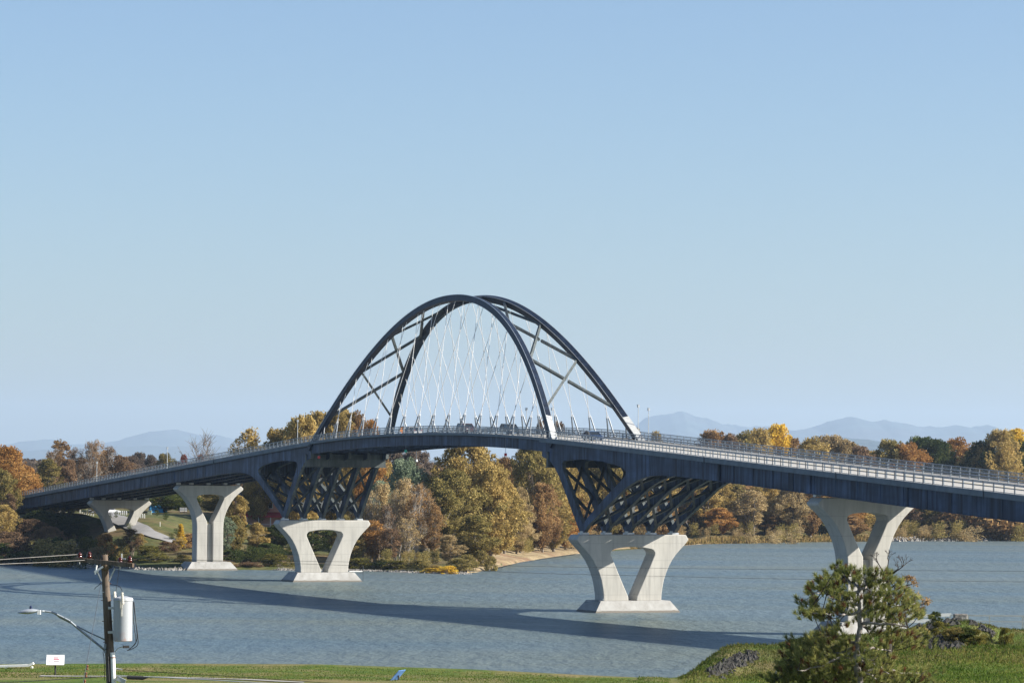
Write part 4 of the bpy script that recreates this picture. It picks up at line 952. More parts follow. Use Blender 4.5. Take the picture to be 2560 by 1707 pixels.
# tents and box
M['blue'] = plain('blue_canvas', (0.04, 0.30, 0.62), 0.7, 0, 0.1)
for (u, v, wd, lab) in ((389, 1281, 3.6, 'larger bright blue tent under the dark green tree'), (407, 1280, 2.0, 'small blue tent right of the tree trunk')):
    p = onland(u, v); e = empty('tent', p, R(20), lab, 'tent', 'blue tents'); b = MB(); h = 2.0 if wd > 3 else 1.5
    b.add([(-wd / 2, -1.3, 0), (wd / 2, -1.3, 0), (wd / 2, 1.3, 0), (-wd / 2, 1.3, 0), (-wd / 2 + .3, 0, h), (wd / 2 - .3, 0, h)], [(0, 1, 5, 4), (2, 3, 4, 5), (0, 4, 3), (1, 2, 5), (3, 2, 1, 0)])
    b.build('canvas', M['blue'], e); MB().box((0, -1.0, .35), (.9, .5, .7)).build('door_flap', M['black'], e)
p = onland(374, 1286); M['buff'] = plain('buff_paint', (0.30, 0.33, 0.22), 0.7); o = MB().box((0, 0, .5), (1.0, .7, 1.0)).box((0, 0, 1.03), (1.1, .8, .06)).build('utility_box', M['buff']); o.location = p; tag(o, 'pale green utility box left of the blue tents', 'utility box')
# pale sign boards
for (u, v, wd, lab) in ((455, 1282, 1.15, 'larger white sign board left of the second pier'), (464.5, 1282, .62, 'narrow white sign board next to the larger one')):
    p = onland(u, v + 1); e = empty('sign_board', p, 0, lab, 'sign'); MB().box((0, 0, 1.0), (wd, .06, 1.0)).build('panel', M['white'], e)
    for sx in (-1, 1): MB().tube((sx * wd * .4, .06, -.2), (sx * wd * .4, .06, 1.3), .04).build('leg', M['post'], e)
    g_ = MB()
    for r_ in range(2):
        for k_ in range(int(wd / .2)): g_.box((-wd / 2 + .18 + k_ * .2, -.036, 1.25 - r_ * .34), (.13, .012, .16))
    g_.build('printed_text', M['post'], e)
p = onland(209, 1292); e = empty('information_sign', p, R(20), 'pale green topped information sign on two legs on the grassy bank', 'sign')
MB().beam((-.55, 0, 1.45), (.55, 0, 1.45), .7, .06, (0, -.5, .8)).build('panel', plain('mint_panel', (0.45, 0.6, 0.52), 0.5), e)
for sx in (-1, 1): MB().tube((sx * .4, 0, -.2), (sx * .4, 0, 1.4), .04).build('leg', plain('green_leg', (0.05, 0.12, 0.07), 0.6), e)
p = onland(174, 1290); e = empty('bench', p, R(-10), 'dark bench on the bank at the edge of the bridge shade', 'bench')
MB().box((0, 0, .5), (1.3, .45, .07)).build('seat', M['black'], e); MB().box((0, .22, .85), (1.3, .06, .5)).build('backrest', M['black'], e)
for sx in (-1, 1): MB().box((sx * .55, 0, .23), (.07, .4, .46)).build('leg', M['black'], e)
# rocks of the left shore
def rock(seed, s):
    bm = bmesh.new(); bmesh.ops.create_icosphere(bm, subdivisions=2, radius=1)
    for v in bm.verts:
        d = 1 + .45 * mnoise.noise(v.co * 1.3 + Vector((seed * 3.1, 0, 0))); v.co = Vector((v.co.x * s[0], v.co.y * s[1], v.co.z * s[2])) * d
    me = bpy.data.meshes.new('rock'); bm.to_mesh(me); bm.free(); return me
M['rock'] = groundmat('grey_rock', [(0.16, 0.15, 0.135), (0.27, 0.255, 0.235), (0.38, 0.365, 0.34)], 1.2, 0.5, (0.11, 0.105, 0.095), 0.6, 3)
RK = [rock(i, (1, .8, .65)) for i in range(5)]
for me in RK: me.materials.append(M['rock'])
for i, (u, v, s) in enumerate(((190, 1368, 2.6), (202, 1372, 1.8), (178, 1384, 2.2), (222, 1388, 1.8), (245, 1400, 2.0), (210, 1402, 2.4), (166, 1396, 1.8), (280, 1412, 1.5), (330, 1415, 1.3))):
    p = onland(u, v); o = bpy.data.objects.new('rock', RK[i % 5]); C.objects.link(o); o.location = p; o.scale = (s * 1.3, s, s * .7); o.rotation_euler = (0, 0, i)
    tag(o, ('pale boulder under the left deck, topmost', 'pale boulder beside the topmost one', 'grey boulder by the deck shade', 'low grey boulder above the pole top', 'flat boulder at the pole crossarm', 'broad shoreline slab left of the pole', 'shaded boulder at the dark shore', 'small boulder at the water right of the pole', 'rightmost small boulder of the left shore')[i], 'rock', 'boulders on the left shore')
rr = random.Random(3); bb = MB()
def pebbles(name, pts, n, smin, smax, spread, lift=0.0):
    b = MB()
    for _ in range(n):
        i = rr.uniform(0, len(pts) - 1.001); k_ = int(i); f_ = i - k_; x = pts[k_][0] + (pts[k_ + 1][0] - pts[k_][0]) * f_ + rr.gauss(0, spread); y = pts[k_][1] + (pts[k_ + 1][1] - pts[k_][1]) * f_ + rr.gauss(0, spread)
        s = rr.uniform(smin, smax); z = max(land(x, y), -0.1) + lift; a = rr.uniform(0, 3); q = [rr.uniform(.6, 1.3) for _ in range(6)]
        b.add([(x + s * q[0] * math.cos(a), y + s * math.sin(a), z), (x - s * math.sin(a), y + s * q[1] * math.cos(a), z), (x - s * q[2] * math.cos(a), y - s * math.sin(a), z), (x + s * math.sin(a), y - s * q[3] * math.cos(a), z), (x + s * .1, y, z + s * q[4] * .9), (x, y + s * .1, z - s * .5)],
              [(0, 1, 4), (1, 2, 4), (2, 3, 4), (3, 0, 4), (1, 0, 5), (2, 1, 5), (3, 2, 5), (0, 3, 5)])
    return tag(b.build(name, M['rock'], None, False, fix=True), kind='stuff')
pebbles('shore_stones', [(-50, 728), (-44, 725.5), (-38, 727.5), (-32, 728.5), (-28, 723.5), (-23, 718.5), (-15, 711), (-9, 710.5)], 1500, .15, .42, .55, .05)
pebbles('shore_stones', [(-112, 757), (-100, 749), (-92, 737.5), (-84, 729), (-76, 722), (-70, 720.5)], 500, .2, .7, .8, .05)
pebbles('shore_stones', [(121, 1112), (150, 1134), (176, 1153)], 400, .3, 1.2, 2.0, .1)
# riprap slope at the far right
pts = [(150, 1150), (165, 1165), (185, 1178)]
b = pebbles('riprap', pts, 500, .5, 1.4, 6.0, .2)
# reeds: tan band along the right waterline
M['reed'] = foliage('reed_leaves', [(0.10, 0.10, 0.03), (0.24, 0.17, 0.065), (0.36, 0.26, 0.12)])
rs = np.random.RandomState(9); n = 9000
i = rs.rand(n); X_ = 34 + i * 152; Yb = np.interp(X_, SHX, SHY); Y_ = Yb + rs.rand(n) ** 1.6 * 16 + .3; Z_ = np.array([max(land(x, y), -.1) for x, y in zip(X_, Y_)])
h = .25 + rs.rand(n) ** 2 * 1.0; a = rs.rand(n) * 6.28; wv = .22
v = np.stack([np.stack([X_ - wv * np.cos(a), Y_ - wv * np.sin(a), Z_], 1), np.stack([X_ + wv * np.cos(a), Y_ + wv * np.sin(a), Z_], 1), np.stack([X_ + wv * .6 * np.cos(a) + .1, Y_ + wv * .6 * np.sin(a), Z_ + h], 1), np.stack([X_ - .1, Y_, Z_ + h * .9], 1)], 1).reshape(-1, 3)
o = bpy.data.objects.new('reeds', leafmesh('reeds', v, M['reed'])); C.objects.link(o); tag(o, kind='stuff')
# driftwood snag leaning over the right bank
p = onland(1733, 1342, 900); e = empty('dead_tree', p, 0, 'pale dead leaning snag at the right edge of the right main pier', 'dead tree')
MB().path([(0, 0, -.3), (-.8, 0, 2.2), (-2.2, 0, 4.6), (-3.2, 0, 7)], [.22, .17, .12, .05]).build('trunk', M['palebark'], e)
MB().path([(-.8, 0, 2.2), (-2.4, 0, 1.2), (-3.2, 0, -.4)], [.12, .09, .05]).path([(-2.2, 0, 4.6), (-1.6, 0, 6.4)], [.09, .03]).build('branch', M['palebark'], e)

# pink house with the red awning
hX = ray(660, 1290)[0] * 850; hx = empty('house', (hX, 850, land(hX, 850) - .3), R(-8), 'pink two-storey house with a red awning behind the golden trees', 'house')
M['pink'] = plain('pink_plaster', (0.62, 0.36, 0.28), 0.85, 0, 0.08); M['roofg'] = plain('dark_shingle_roof', (0.09, 0.085, 0.085), 0.9, 0, 0.2); M['awn'] = plain('red_awning', (0.40, 0.02, 0.03), 0.7)
MB().box((0, 0, 3.7), (13, 8, 7.4)).build('wall', M['pink'], hx)
rf = MB(); rf.add([(-7, -4.5, 7.4), (7, -4.5, 7.4), (7, 4.5, 7.4), (-7, 4.5, 7.4), (-6.6, 0, 9.6), (6.6, 0, 9.6)], [(0, 1, 5, 4), (2, 3, 4, 5), (0, 4, 3), (1, 2, 5), (3, 2, 1, 0)]); rfo = rf.build('roof', M['roofg'], hx)
MB().box((3, 1, 9.6), (.8, .8, 1.8)).build('chimney', M['pink'], rfo)
MB().add([(-6.5, -4.02, 3.9), (6.5, -4.02, 3.9), (6.5, -6.4, 3.0), (-6.5, -6.4, 3.0), (-6.5, -4.02, 3.8), (6.5, -4.02, 3.8), (6.5, -6.4, 2.6), (-6.5, -6.4, 2.6)], [(0, 1, 2, 3), (7, 6, 5, 4), (0, 3, 7, 4), (1, 5, 6, 2), (2, 6, 7, 3), (0, 4, 5, 1)]).build('awning', M['awn'], hx)
for x in (-5, -2.5, 0, 2.5, 5):
    f_ = MB().box((x, -4.04, 5.6), (1.2, .1, 1.7)).build('window', M['white'], hx); MB().box((x, -4.1, 5.6), (.9, .06, 1.4)).build('pane', M['glass'], f_)
for x in (-6, -3, 0, 3, 6): MB().box((x, -6.2, 1.35), (.18, .18, 2.6)).build('porch_post', M['white'], hx)
MB().box((0, -6.25, .9), (12.6, .08, .08)).box((0, -6.25, .3), (12.6, .08, .08)).build('porch_rail', M['white'], hx)
# ================================================================== NEAR SHORE
SU = [-400, 0, 350, 800, 1190, 1500, 1690, 1730, 1755, 1788, 1816, 1844, 1934, 1985, 2025, 2130, 2250, 2304, 2330, 2364, 2398, 2425, 2449, 2475, 2500, 2560, 3000]
SV = [1668, 1667, 1665, 1667, 1680, 1696, 1704, 1683, 1663, 1637, 1619, 1613, 1614, 1604, 1594, 1590, 1580, 1566, 1560, 1556, 1552, 1553, 1560, 1563, 1572, 1576, 1580]
def near(X, Y):
    u = X / max(Y, 30) * FPX + 1280
    ye = 185 + 10 * sm((u - 1690) / 160); zc = CAMH + ray(u, float(np.interp(u, SU, SV)))[1] * ye
    lawn = 10.0 + (185 - Y) * 0.022 if Y < 185 else 10.0
    lawn += -0.0008 * max(0, u - 900) * 0.35
    m = sm((u - 1660) / 60)
    zl = lerp(lawn, zc, sm((Y - (ye - 14)) / 14) if m > 0 else 0) if Y < ye else zc
    z = lerp(lawn if Y < ye else zc, zl, m) if u > 1600 else (lerp(lawn, zc, sm((Y - 178) / 7)) if Y > 178 else lawn)
    # near berm on the right
    k = sm((u - 2020) / 260)
    if k > 0 and Y < 183:
        bz = float(np.interp(Y, [60, 120, 150, 162, 168, 183], [10.2, 10.7, 11.55, 12.35, 12.4, z])); z = lerp(z, max(z, bz), k)
    z += mnoise.noise(Vector((X * .35, Y * .35, 3))) * .10 * (1 if u < 1690 else 2.0) * (1 - sm((Y - ye + 3) / 3)) * (0.3 if u < 1600 else 1)
    back = 1.5 if u > 1700 else 3
    if Y > ye + back:
        if u > 2200: z -= min(1.5, (Y - ye - back) * .5) + max(0, Y - 209) * 1.15
        else: z -= (Y - ye - back) * 1.15
    return max(z, -3)
M['lawn'] = groundmat('mown_grass', [(0.045, 0.082, 0.013), (0.075, 0.118, 0.018), (0.14, 0.145, 0.034)], 0.6, 0.16, (0.18, 0.15, 0.065), 0.6, 5)
xs = list(np.arange(-60, 62, .7)); ys = list(np.arange(60, 225, .8))
g = grid('lawn', xs, ys, near, M['lawn']); tag(g, kind='structure')
M['gravel'] = plain('grey_gravel', (0.27, 0.26, 0.25), 0.95, 0, 0.2, 4)
def onnear(u, v, y0=120, y1=215):
    x, z = ray(u, v); Y = y0
    while Y < y1:
        if CAMH + z * Y <= near(x * Y, Y): break
        Y += .3
    return Vector((x * Y, Y, near(x * Y, Y)))
pa = [onnear(u, v) for u, v in ((100, 1690), (250, 1691), (400, 1693), (520, 1696), (640, 1700), (760, 1706))]
pl = dense([(p.x, p.y + .5) for p in pa], 30); pr = dense([(p.x, p.y - .5) for p in pa], 30)
strip('path', pr, pl, M['gravel'], .035, 2, near)
# tall grass on the berm
M['blade'] = foliage('grass_blades', [(0.045, 0.085, 0.014), (0.095, 0.145, 0.026), (0.24, 0.21, 0.07)])
rs = np.random.RandomState(4)
def blades(n, ulo, uhi, ylo, yhi, hlo, hhi, seed):
    rs = np.random.RandomState(seed); Y_ = ylo + rs.rand(n) * (yhi - ylo); u = ulo + rs.rand(n) * (uhi - ulo); X_ = (u - 1280) / FPX * Y_
    Z_ = np.array([near(x, y) for x, y in zip(X_, Y_)]); h = hlo + rs.rand(n) ** 2 * (hhi - hlo); a = rs.rand(n) * 6.28; l = rs.normal(size=(n, 2)) * .35 * h[:, None]; w_ = .02 + rs.rand(n) * .02
    return np.stack([np.stack([X_ - w_ * np.cos(a), Y_ - w_ * np.sin(a), Z_ - .03], 1), np.stack([X_ + w_ * np.cos(a), Y_ + w_ * np.sin(a), Z_ - .03], 1), np.stack([X_ + l[:, 0] + .008, Y_ + l[:, 1], Z_ + h], 1), np.stack([X_ + l[:, 0] - .008, Y_ + l[:, 1], Z_ + h * .97], 1)], 1).reshape(-1, 3)
M['weed'] = foliage('dry_weeds', [(0.04, 0.07, 0.016), (0.085, 0.11, 0.028), (0.22, 0.18, 0.075)])
v = np.concatenate([blades(20000, 1700, 2300, 181, 197, .02, .17, 2), blades(16000, 2250, 2480, 176, 191, .04, .3, 3), blades(7000, 2250, 2620, 189, 197, .02, .12, 31), blades(9000, 2150, 2620, 158, 184, .04, .26, 8)])
o = bpy.data.objects.new('dry_weeds', leafmesh('dry_weeds', v, M['weed'])); C.objects.link(o); tag(o, kind='stuff')
v = np.concatenate([blades(60000, 2100, 2620, 138, 168, .02, .11, 1), blades(16000, 1700, 2150, 165, 186, .04, .14, 5), blades(22000, -60, 1700, 171, 186, .02, .06, 6)])
o = bpy.data.objects.new('grass', leafmesh('grass', v, M['blade'])); C.objects.link(o); tag(o, kind='stuff')
# stones of the ruined earthwork
def stones(name, lst, n, smin, smax, su, sv, mat, label=None):
    b = MB()
    for _ in range(n):
        u, v = rr.choice(lst); p = onnear(u + rr.gauss(0, su), v + rr.gauss(0, sv)); s = rr.uniform(smin, smax); a = rr.uniform(0, 3); q = [rr.uniform(.6, 1.3) for _ in range(6)]; x, y, z = p
        b.add([(x + s * q[0] * math.cos(a), y + s * math.sin(a), z), (x - s * math.sin(a), y + s * q[1] * math.cos(a), z), (x - s * q[2] * math.cos(a), y - s * math.sin(a), z), (x + s * math.sin(a), y - s * q[3] * math.cos(a), z), (x + s * .1, y, z + s * q[4] * .8), (x, y + s * .1, z - s * .5)],
              [(0, 1, 4), (1, 2, 4), (2, 3, 4), (3, 0, 4), (1, 0, 5), (2, 1, 5), (3, 2, 5), (0, 3, 5)])
    return tag(b.build(name, mat), kind='stuff')
M['dstone'] = groundmat('dark_stone', [(0.025, 0.024, 0.023), (0.05, 0.048, 0.046), (0.10, 0.096, 0.09)], 2.0, 0.8, (0.05, 0.05, 0.045), 0.6, 6)
stones('rubble_stones', [(1790, 1682), (1805, 1674), (1820, 1666), (1838, 1656), (1850, 1650), (1866, 1644), (1880, 1640)], 230, .10, .34, 10, 6, M['dstone'])
stones('rubble_stones', [(2320, 1610), (2335, 1600), (2345, 1612), (2360, 1614), (2375, 1612), (2392, 1613), (2330, 1590), (2310, 1580), (2385, 1552), (2370, 1550)], 230, .10, .40, 9, 6, M['dstone'])
stones('rubble_stones', [(2440, 1560), (2455, 1572), (2468, 1578), (2480, 1585), (2430, 1552)], 50, .08, .26, 7, 4, M['dstone'])
NB = [(2306, 1600, 40), (2350, 1575, 60), (2385, 1590, 60), (2410, 1590, 60), (2440, 1595, 60), (2300, 1590, 50), (2340, 1548, 40), (2515, 1592, 40)]
for i, (u, v, wd) in enumerate(NB):
    p = onnear(u, v + 18); Y = p.y; X, _ = ray(u, v)
    grow('bush%d' % (i % 3), ('green', 'bush', 'olive')[i % 3], u, v - 2, Y, wd, '', '', base=p.z); t_ = TREES[-1]
    tag(t_[4], ('dark bush on the stone mound beside the pine', 'second', 'third', 'mid green bush low on the stone mound', 'round green bush right of the stones', 'bush directly right of the pine under the white rail', 'small bush on the crest of the stone mound', 'lone low bush on the grass near the right edge')[i] if i not in (1, 2) else ('green bush above the dark rubble stones', 'olive bush at the centre of the stone mound')[i - 1], 'bush', 'bushes on the stone mound')

# ---- white rail behind the mound
M['wboard'] = plain('white_board', (0.74, 0.74, 0.72), 0.6, 0, 0.06)
YF = 203.0
e = empty('white_fence', (at(2330, 1560, YF).x, YF, near(at(2330, 1560, YF).x, YF)), 0, 'white double board fence behind the stone mound at the lower right', 'fence')
def L_(o, p): return p - Vector(o.location)
for (u0, v0, u1, v1, nm) in ((2268, 1540, 2378, 1536, 'top_board'), (2262, 1553, 2352, 1549.5, 'lower_board')):
    MB().beam(L_(e, at(u0, v0, YF)), L_(e, at(u1, v1, YF)), .06, .19).build(nm, M['wboard'], e)
for u in (2270, 2300, 2333, 2364): 
    p = at(u, 1542, YF); MB().box(L_(e, Vector((p.x, YF + .06, p.z - .75))), (.10, .10, 1.6)).build('post', M['wboard'], e)
MB().beam(L_(e, at(2335, 1543, YF)), L_(e, at(2352, 1553, YF)), .05, .06).build('brace', M['wboard'], e)
e = empty('metal_railing', (at(2470, 1560, YF).x, YF + .2, near(at(2470, 1560, YF).x, YF)), 0, 'thin grey metal railing running to the right edge behind the grass', 'railing')
MB().beam(L_(e, at(2378, 1537, YF)), L_(e, at(2620, 1540, YF)), .08, .10).build('top_rail', M['steel'], e)
MB().beam(L_(e, at(2440, 1552, YF)), L_(e, at(2620, 1554, YF)), .06, .07).build('lower_rail', M['steel'], e)
for u in (2376, 2422, 2475, 2558, 2610): p = at(u, 1539, YF); MB().box(L_(e, Vector((p.x, YF + .24, p.z - .7))), (.07, .07, 1.45)).build('post', M['steel'], e)
o = MB().box((0, 0, .28), (.8, .5, .36)).frustum((.42, .28), (.36, .22), .36, .44).build('stone_block', M['rock']); o.location = at(2401, 1553, YF - 2.4); tag(bevel(o, .05), 'pale stone block on the crest of the mound under the rail', 'stone')

# ---- interpretive signs and white rail on the lawn
p = onnear(138, 1686); e = empty('information_sign', p, R(4), 'white information panel on a black post at the edge of the lawn', 'sign')
top = at(136, 1637, p.y + .15).z - p.z; bot = at(140, 1661.5, p.y - .15).z - p.z; cz = (top + bot) / 2
MB().tube((0, .03, -.3), (0, .03, bot + .15), .045, n=10).build('post', M['black'], e)
up = Vector((0, -.62, .78)); hh = (top - bot) / .82
MB().beam((-.46, 0, cz), (.46, 0, cz), hh, .03, Vector((0, -.62, .78)).cross(Vector((1, 0, 0))).cross(Vector((1, 0, 0)))).build('unused', M['white'], e)
bpy.data.objects.remove(bpy.data.objects['unused'])
ax = Vector((0, .55, .835)); nn = Vector((0, -.835, .55))
def slab2(name, x0, x1, s0, s1, th, off, mat, par):
    v = [Vector((x, 0, cz)) + ax * s + nn * o_ for o_ in (off, off + th) for x, s in ((x0, s0), (x1, s0), (x1, s1), (x0, s1))]
    return MB().add(v, [(3, 2, 1, 0), (4, 5, 6, 7), (0, 1, 5, 4), (1, 2, 6, 5), (2, 3, 7, 6), (3, 0, 4, 7)]).build(name, mat, par)
pan = slab2('panel', -.46, .46, -hh / 2, hh / 2, .03, 0, M['white'], e)
M['pinkp'] = plain('pink_print', (0.45, 0.16, 0.20), 0.6); M['greyp'] = plain('grey_print', (0.28, 0.28, 0.30), 0.6); M['palep'] = plain('pale_print', (0.70, 0.45, 0.45), 0.6)
slab2('header_strip', -.46, .46, hh / 2 - .075, hh / 2 - .06, .003, .031, M['greyp'], pan)
for a in ((-.10, .14, .10, .15, 'pinkp'), (-.09, .20, .0, .07, 'pinkp'), (-.09, .22, -.14, -.08, 'greyp'), (-.34, -.20, -.13, -.06, 'palep'), (-.07, .15, -.06, -.03, 'palep')): slab2('printed_picture', a[0], a[1], a[2], a[3], .003, .031, M[a[4]], pan)
p = at(996, 1707, 172.5); gz = near(p.x, p.y); e = empty('information_sign', (p.x, p.y, gz), 0, 'slanted information panel turned away, blue sky shade in its colour, bottom centre', 'sign')
zt = at(1006, 1675, 172.5).z - gz; zb = at(985, 1699, 172.5).z - gz
MB().tube((0, 0, -.3), (0, 0, (zt + zb) / 2), .045, n=10).build('post', M['black'], e)
M['skyshadep'] = plain('sky_shade_panel', (0.10, 0.22, 0.50), 0.5); M['tealp'] = plain('dark_teal_print', (0.03, 0.10, 0.16), 0.5)  # blue of the sky-lit shade put into the panel's base colour
x0, x1 = at(985, 1699, 172.5).x - p.x, at(1006, 1675, 172.5).x - p.x; wv = Vector((.16, .42, 0))
A_, B_ = Vector((x0, 0, zb)), Vector((x1, 0, zt)); nrm = (B_ - A_).cross(wv).normalized() * .03
MB().add([A_ - wv, B_ - wv, B_ + wv, A_ + wv, A_ - wv + nrm, B_ - wv + nrm, B_ + wv + nrm, A_ + wv + nrm], [(0, 1, 2, 3), (7, 6, 5, 4), (0, 4, 5, 1), (1, 5, 6, 2), (2, 6, 7, 3), (3, 7, 4, 0)]).build('panel', M['skyshadep'], e)
C_ = A_.lerp(B_, .86); D_ = A_.lerp(B_, .99); k_ = nrm * -.15 if nrm.x > 0 else nrm * 1.15
MB().add([C_ - wv * .96 + k_, D_ - wv * .96 + k_, D_ + wv * .96 + k_, C_ + wv * .96 + k_, C_ - wv * .96 + k_ * 1.05, D_ - wv * .96 + k_ * 1.05, D_ + wv * .96 + k_ * 1.05, C_ + wv * .96 + k_ * 1.05], [(0, 1, 2, 3), (7, 6, 5, 4), (0, 4, 5, 1), (1, 5, 6, 2), (2, 6, 7, 3), (3, 7, 4, 0)]).build('header_strip', M['tealp'], e)
YR = 184.0; p = at(40, 1668, YR); e = empty('low_rail', (p.x, YR, near(p.x, YR)), 0, 'long white low rail with an upturned flared end at the bottom left', 'rail')
MB().beam(L_(e, at(-60, 1666, YR)), L_(e, at(72, 1662.3, YR)), .35, .11).build('rail_board', M['wboard'], e)
MB().beam(L_(e, at(72, 1662.3, YR)), L_(e, at(84, 1657, YR)), .35, .12).build('flared_end', M['wboard'], e)
for u in (-50, 15, 80): q = at(u, 1664, YR); MB().box(L_(e, Vector((q.x, YR, q.z - .2))), (.09, .28, .36)).build('leg', M['wboard'], e)

# ---- utility pole
YP = 97.0
def pp(u, v, dy=0): return at(u, v, YP + dy)
topz = pp(260.5, 1386)
M['polewood'] = None
def polewood():
    m, n, o = newmat('weathered_pole_wood'); a = nz(n, coords(n, (18, 18, .9)), 1.0, 6, .65); b_ = nz(n, coords(n, (2, 2, .6)), 1.0, 3)
    c = ramp(n, [(.3, (0.035, 0.026, 0.02)), (.5, (0.11, 0.08, 0.058)), (.7, (0.23, 0.18, 0.14))], a)
    c = mixc(n, ramp(n, [(.4, 0), (.65, .6)], b_), c, (0.17, 0.15, 0.13)); princ(n, o, c, .9, 0, a, .7, .02, .15); return m
M['polewood'] = polewood()
pb = pp(275.0, 1650); dirv = (pb - topz); base = topz + dirv * ((topz.z - near(pb.x, YP)) / (topz.z - pb.z)); 
e = empty('utility_pole', (base.x, base.y, base.z), 0, 'brown wooden utility pole with crossarms and grey transformer at the lower left', 'utility pole')
def Lp(p): return p - base
b = MB(); n = 14; pts = [Lp(topz.lerp(base, i / n)) for i in range(n + 1)]; b.path(pts, [.098 + .075 * i / n for i in range(n + 1)], 16); pol = b.build('pole', M['polewood'], e, True)
for dy in (-.16, .16):
    MB().beam(Lp(pp(186, 1397.5, .6 + dy)), Lp(pp(333, 1412.5, -.6 + dy)), .09, .115).build('crossarm', M['polewood'], e)
MB().beam(Lp(pp(238, 1416, -.26)), Lp(pp(254, 1452, -.14)), .02, .035).build('crossarm_brace', M['steel'], e); MB().beam(Lp(pp(287, 1420, -.26)), Lp(pp(272, 1452, -.14)), .02, .035).build('crossarm_brace', M['steel'], e)
for (u, v, dy, rd) in ((199, 1390, .45, 1), (223, 1388, .30, 1), (300, 1402, -.3, 1.2), (324, 1399, -.55, 1.2)):
    q = Lp(pp(u, v, dy)); i_ = MB().lathe([(.02, -.10), (.055, -.09), (.075, -.03), (.07, 0), (.05, .02), (.075, .035), (.06, .075), (.035, .09), (.03, .11)], q, 12).build('insulator', M['porc'], e, True); i_.scale = (1, 1, 1)
    MB().tube(q - Vector((0, 0, .22)), q - Vector((0, 0, .08)), .015).build('insulator_pin', M['steel'], e)
q = Lp(pp(247, 1421, -.28)); c_ = MB(); c_.beam(q + Vector((-.12, 0, -.1)), q + Vector((.12, -.02, .06)), .06, .05); c_.tube(q + Vector((-.1, 0, -.16)), q + Vector((-.06, 0, .1)), .025); c_.build('fuse_cutout', M['white'], e)
q = Lp(pp(304, 1391, -.2)); MB().tube(q + Vector((0, 0, -.1)), q + Vector((0, 0, .09)), .02).box(q + Vector((.04, 0, -.06)), (.16, .05, .04)).build('line_clamp', M['steel'], e)
# transformer
cx = pp(307.5, 1550, -.18); hz0, hz1 = pp(307, 1602, -.18).z, pp(307, 1500, -.18).z; rr_ = .272
M['tank'] = None
def tankmat():
    m, n, o = newmat('white_enamel_rusting'); tc = n.nodes.new('ShaderNodeTexCoord'); sp = n.nodes.new('ShaderNodeSeparateXYZ'); n.links.new(tc.outputs['Object'], sp.inputs[0])
    mr = n.nodes.new('ShaderNodeMapRange'); zb_ = hz0 - base.z; mr.inputs[1].default_value = zb_ + .32; mr.inputs[2].default_value = zb_ + .02; n.links.new(sp.outputs[2], mr.inputs[0])
    s_ = nz(n, coords(n, (7, 7, 5)), 1.0, 5, .7); mm = n.nodes.new('ShaderNodeMath'); mm.operation = 'MULTIPLY'; n.links.new(mr.outputs[0], mm.inputs[0]); n.links.new(ramp(n, [(.45, 0), (.62, .75)], s_), mm.inputs[1])
    c = mixc(n, mm.outputs[0], (0.34, 0.36, 0.385), (0.32, 0.17, 0.135)); princ(n, o, c, .42, 0, s_, .05, .01); return m
M['tank'] = tankmat(); ctr_ = Lp(Vector((cx.x, cx.y, 0))); z0_, z1_ = hz0 - base.z, hz1 - base.z; ctr_.z = 0
t_ = MB().lathe([(rr_ * .9, z0_), (rr_, z0_ + .015), (rr_, z1_ - .02), (rr_ + .012, z1_ - .01), (rr_ + .012, z1_ + .04), (rr_ * .96, z1_ + .075), (.1, z1_ + .12), (.02, z1_ + .125)], (ctr_.x, ctr_.y, 0), 32).build('transformer', M['tank'], e, True)
m_ = t_.modifiers.new('es', 'EDGE_SPLIT'); m_.split_angle = R(35)
M['cream'] = plain('cream_porcelain', (0.60, 0.57, 0.50), 0.25)
for (u, v0, v1, dy) in ((288, 1478, 1500, .0), (307, 1480, 1510, -.42)):
    a_, c_ = Lp(pp(u, v1, -.18 + dy)), Lp(pp(u - 2, v0, -.18 + dy)); b = MB(); b.tube(a_, c_, .035, .03, 10)
    for k in range(6): q = a_.lerp(c_, .1 + k * .16); b.tube(q, q + (c_ - a_) * .07, .058 - k * .002, .04, 12)
    b.build('bushing', M['cream'], t_)
MB().box((ctr_.x - .02, ctr_.y - rr_ - .02, z1_ - .12), (.07, .05, .18)).box((ctr_.x - .01, ctr_.y - rr_ - .015, z1_ - .33), (.035, .03, .22)).build('tank_fitting', M['cream'], t_)
for zz in (z0_ + .25, z1_ - .22): MB().box((ctr_.x - rr_ - .06, ctr_.y + .1, zz), (.2, .12, .07)).build('tank_bracket', M['steel'], t_)
def wire(name, pts, r, mat, par=None, sag=0.0):
    cu = bpy.data.curves.new(name, 'CURVE'); cu.dimensions = '3D'; sp = cu.splines.new('NURBS'); sp.points.add(len(pts) - 1)
    for i, p_ in enumerate(pts): sp.points[i].co = (*p_, 1)
    sp.use_endpoint_u = True; sp.order_u = min(3, len(pts)); sp.resolution_u = 8; cu.bevel_depth = r; cu.bevel_resolution = 2; cu.materials.append(mat)
    o = bpy.data.objects.new(name, cu); C.objects.link(o)
    dg = bpy.context.evaluated_depsgraph_get(); me = bpy.data.meshes.new_from_object(o.evaluated_get(dg)); bpy.data.objects.remove(o)
    o = bpy.data.objects.new(name, me); C.objects.link(o)
    if par is not None: o.parent = par
    return o
W = M['black']
for k, pts in enumerate((((333, 1502, -.2), (336, 1530, -.2), (345, 1590, -.2), (346, 1612, -.2), (330, 1622, -.2), (318, 1625, -.2)), ((331, 1505, -.2), (334, 1560, -.2), (341, 1600, -.2), (338, 1612, -.2), (322, 1622, -.2)), ((335, 1504, -.2), (340, 1560, -.2), (343, 1585, -.2), (342, 1606, -.2), (326, 1620, -.2)))):
    wire('drop_wire', [Lp(pp(*q)) for q in pts], .011, W, e)
MB().box(Lp(pp(315, 1616, -.2)), (.17, .12, .07), .3).build('connector', W, e)
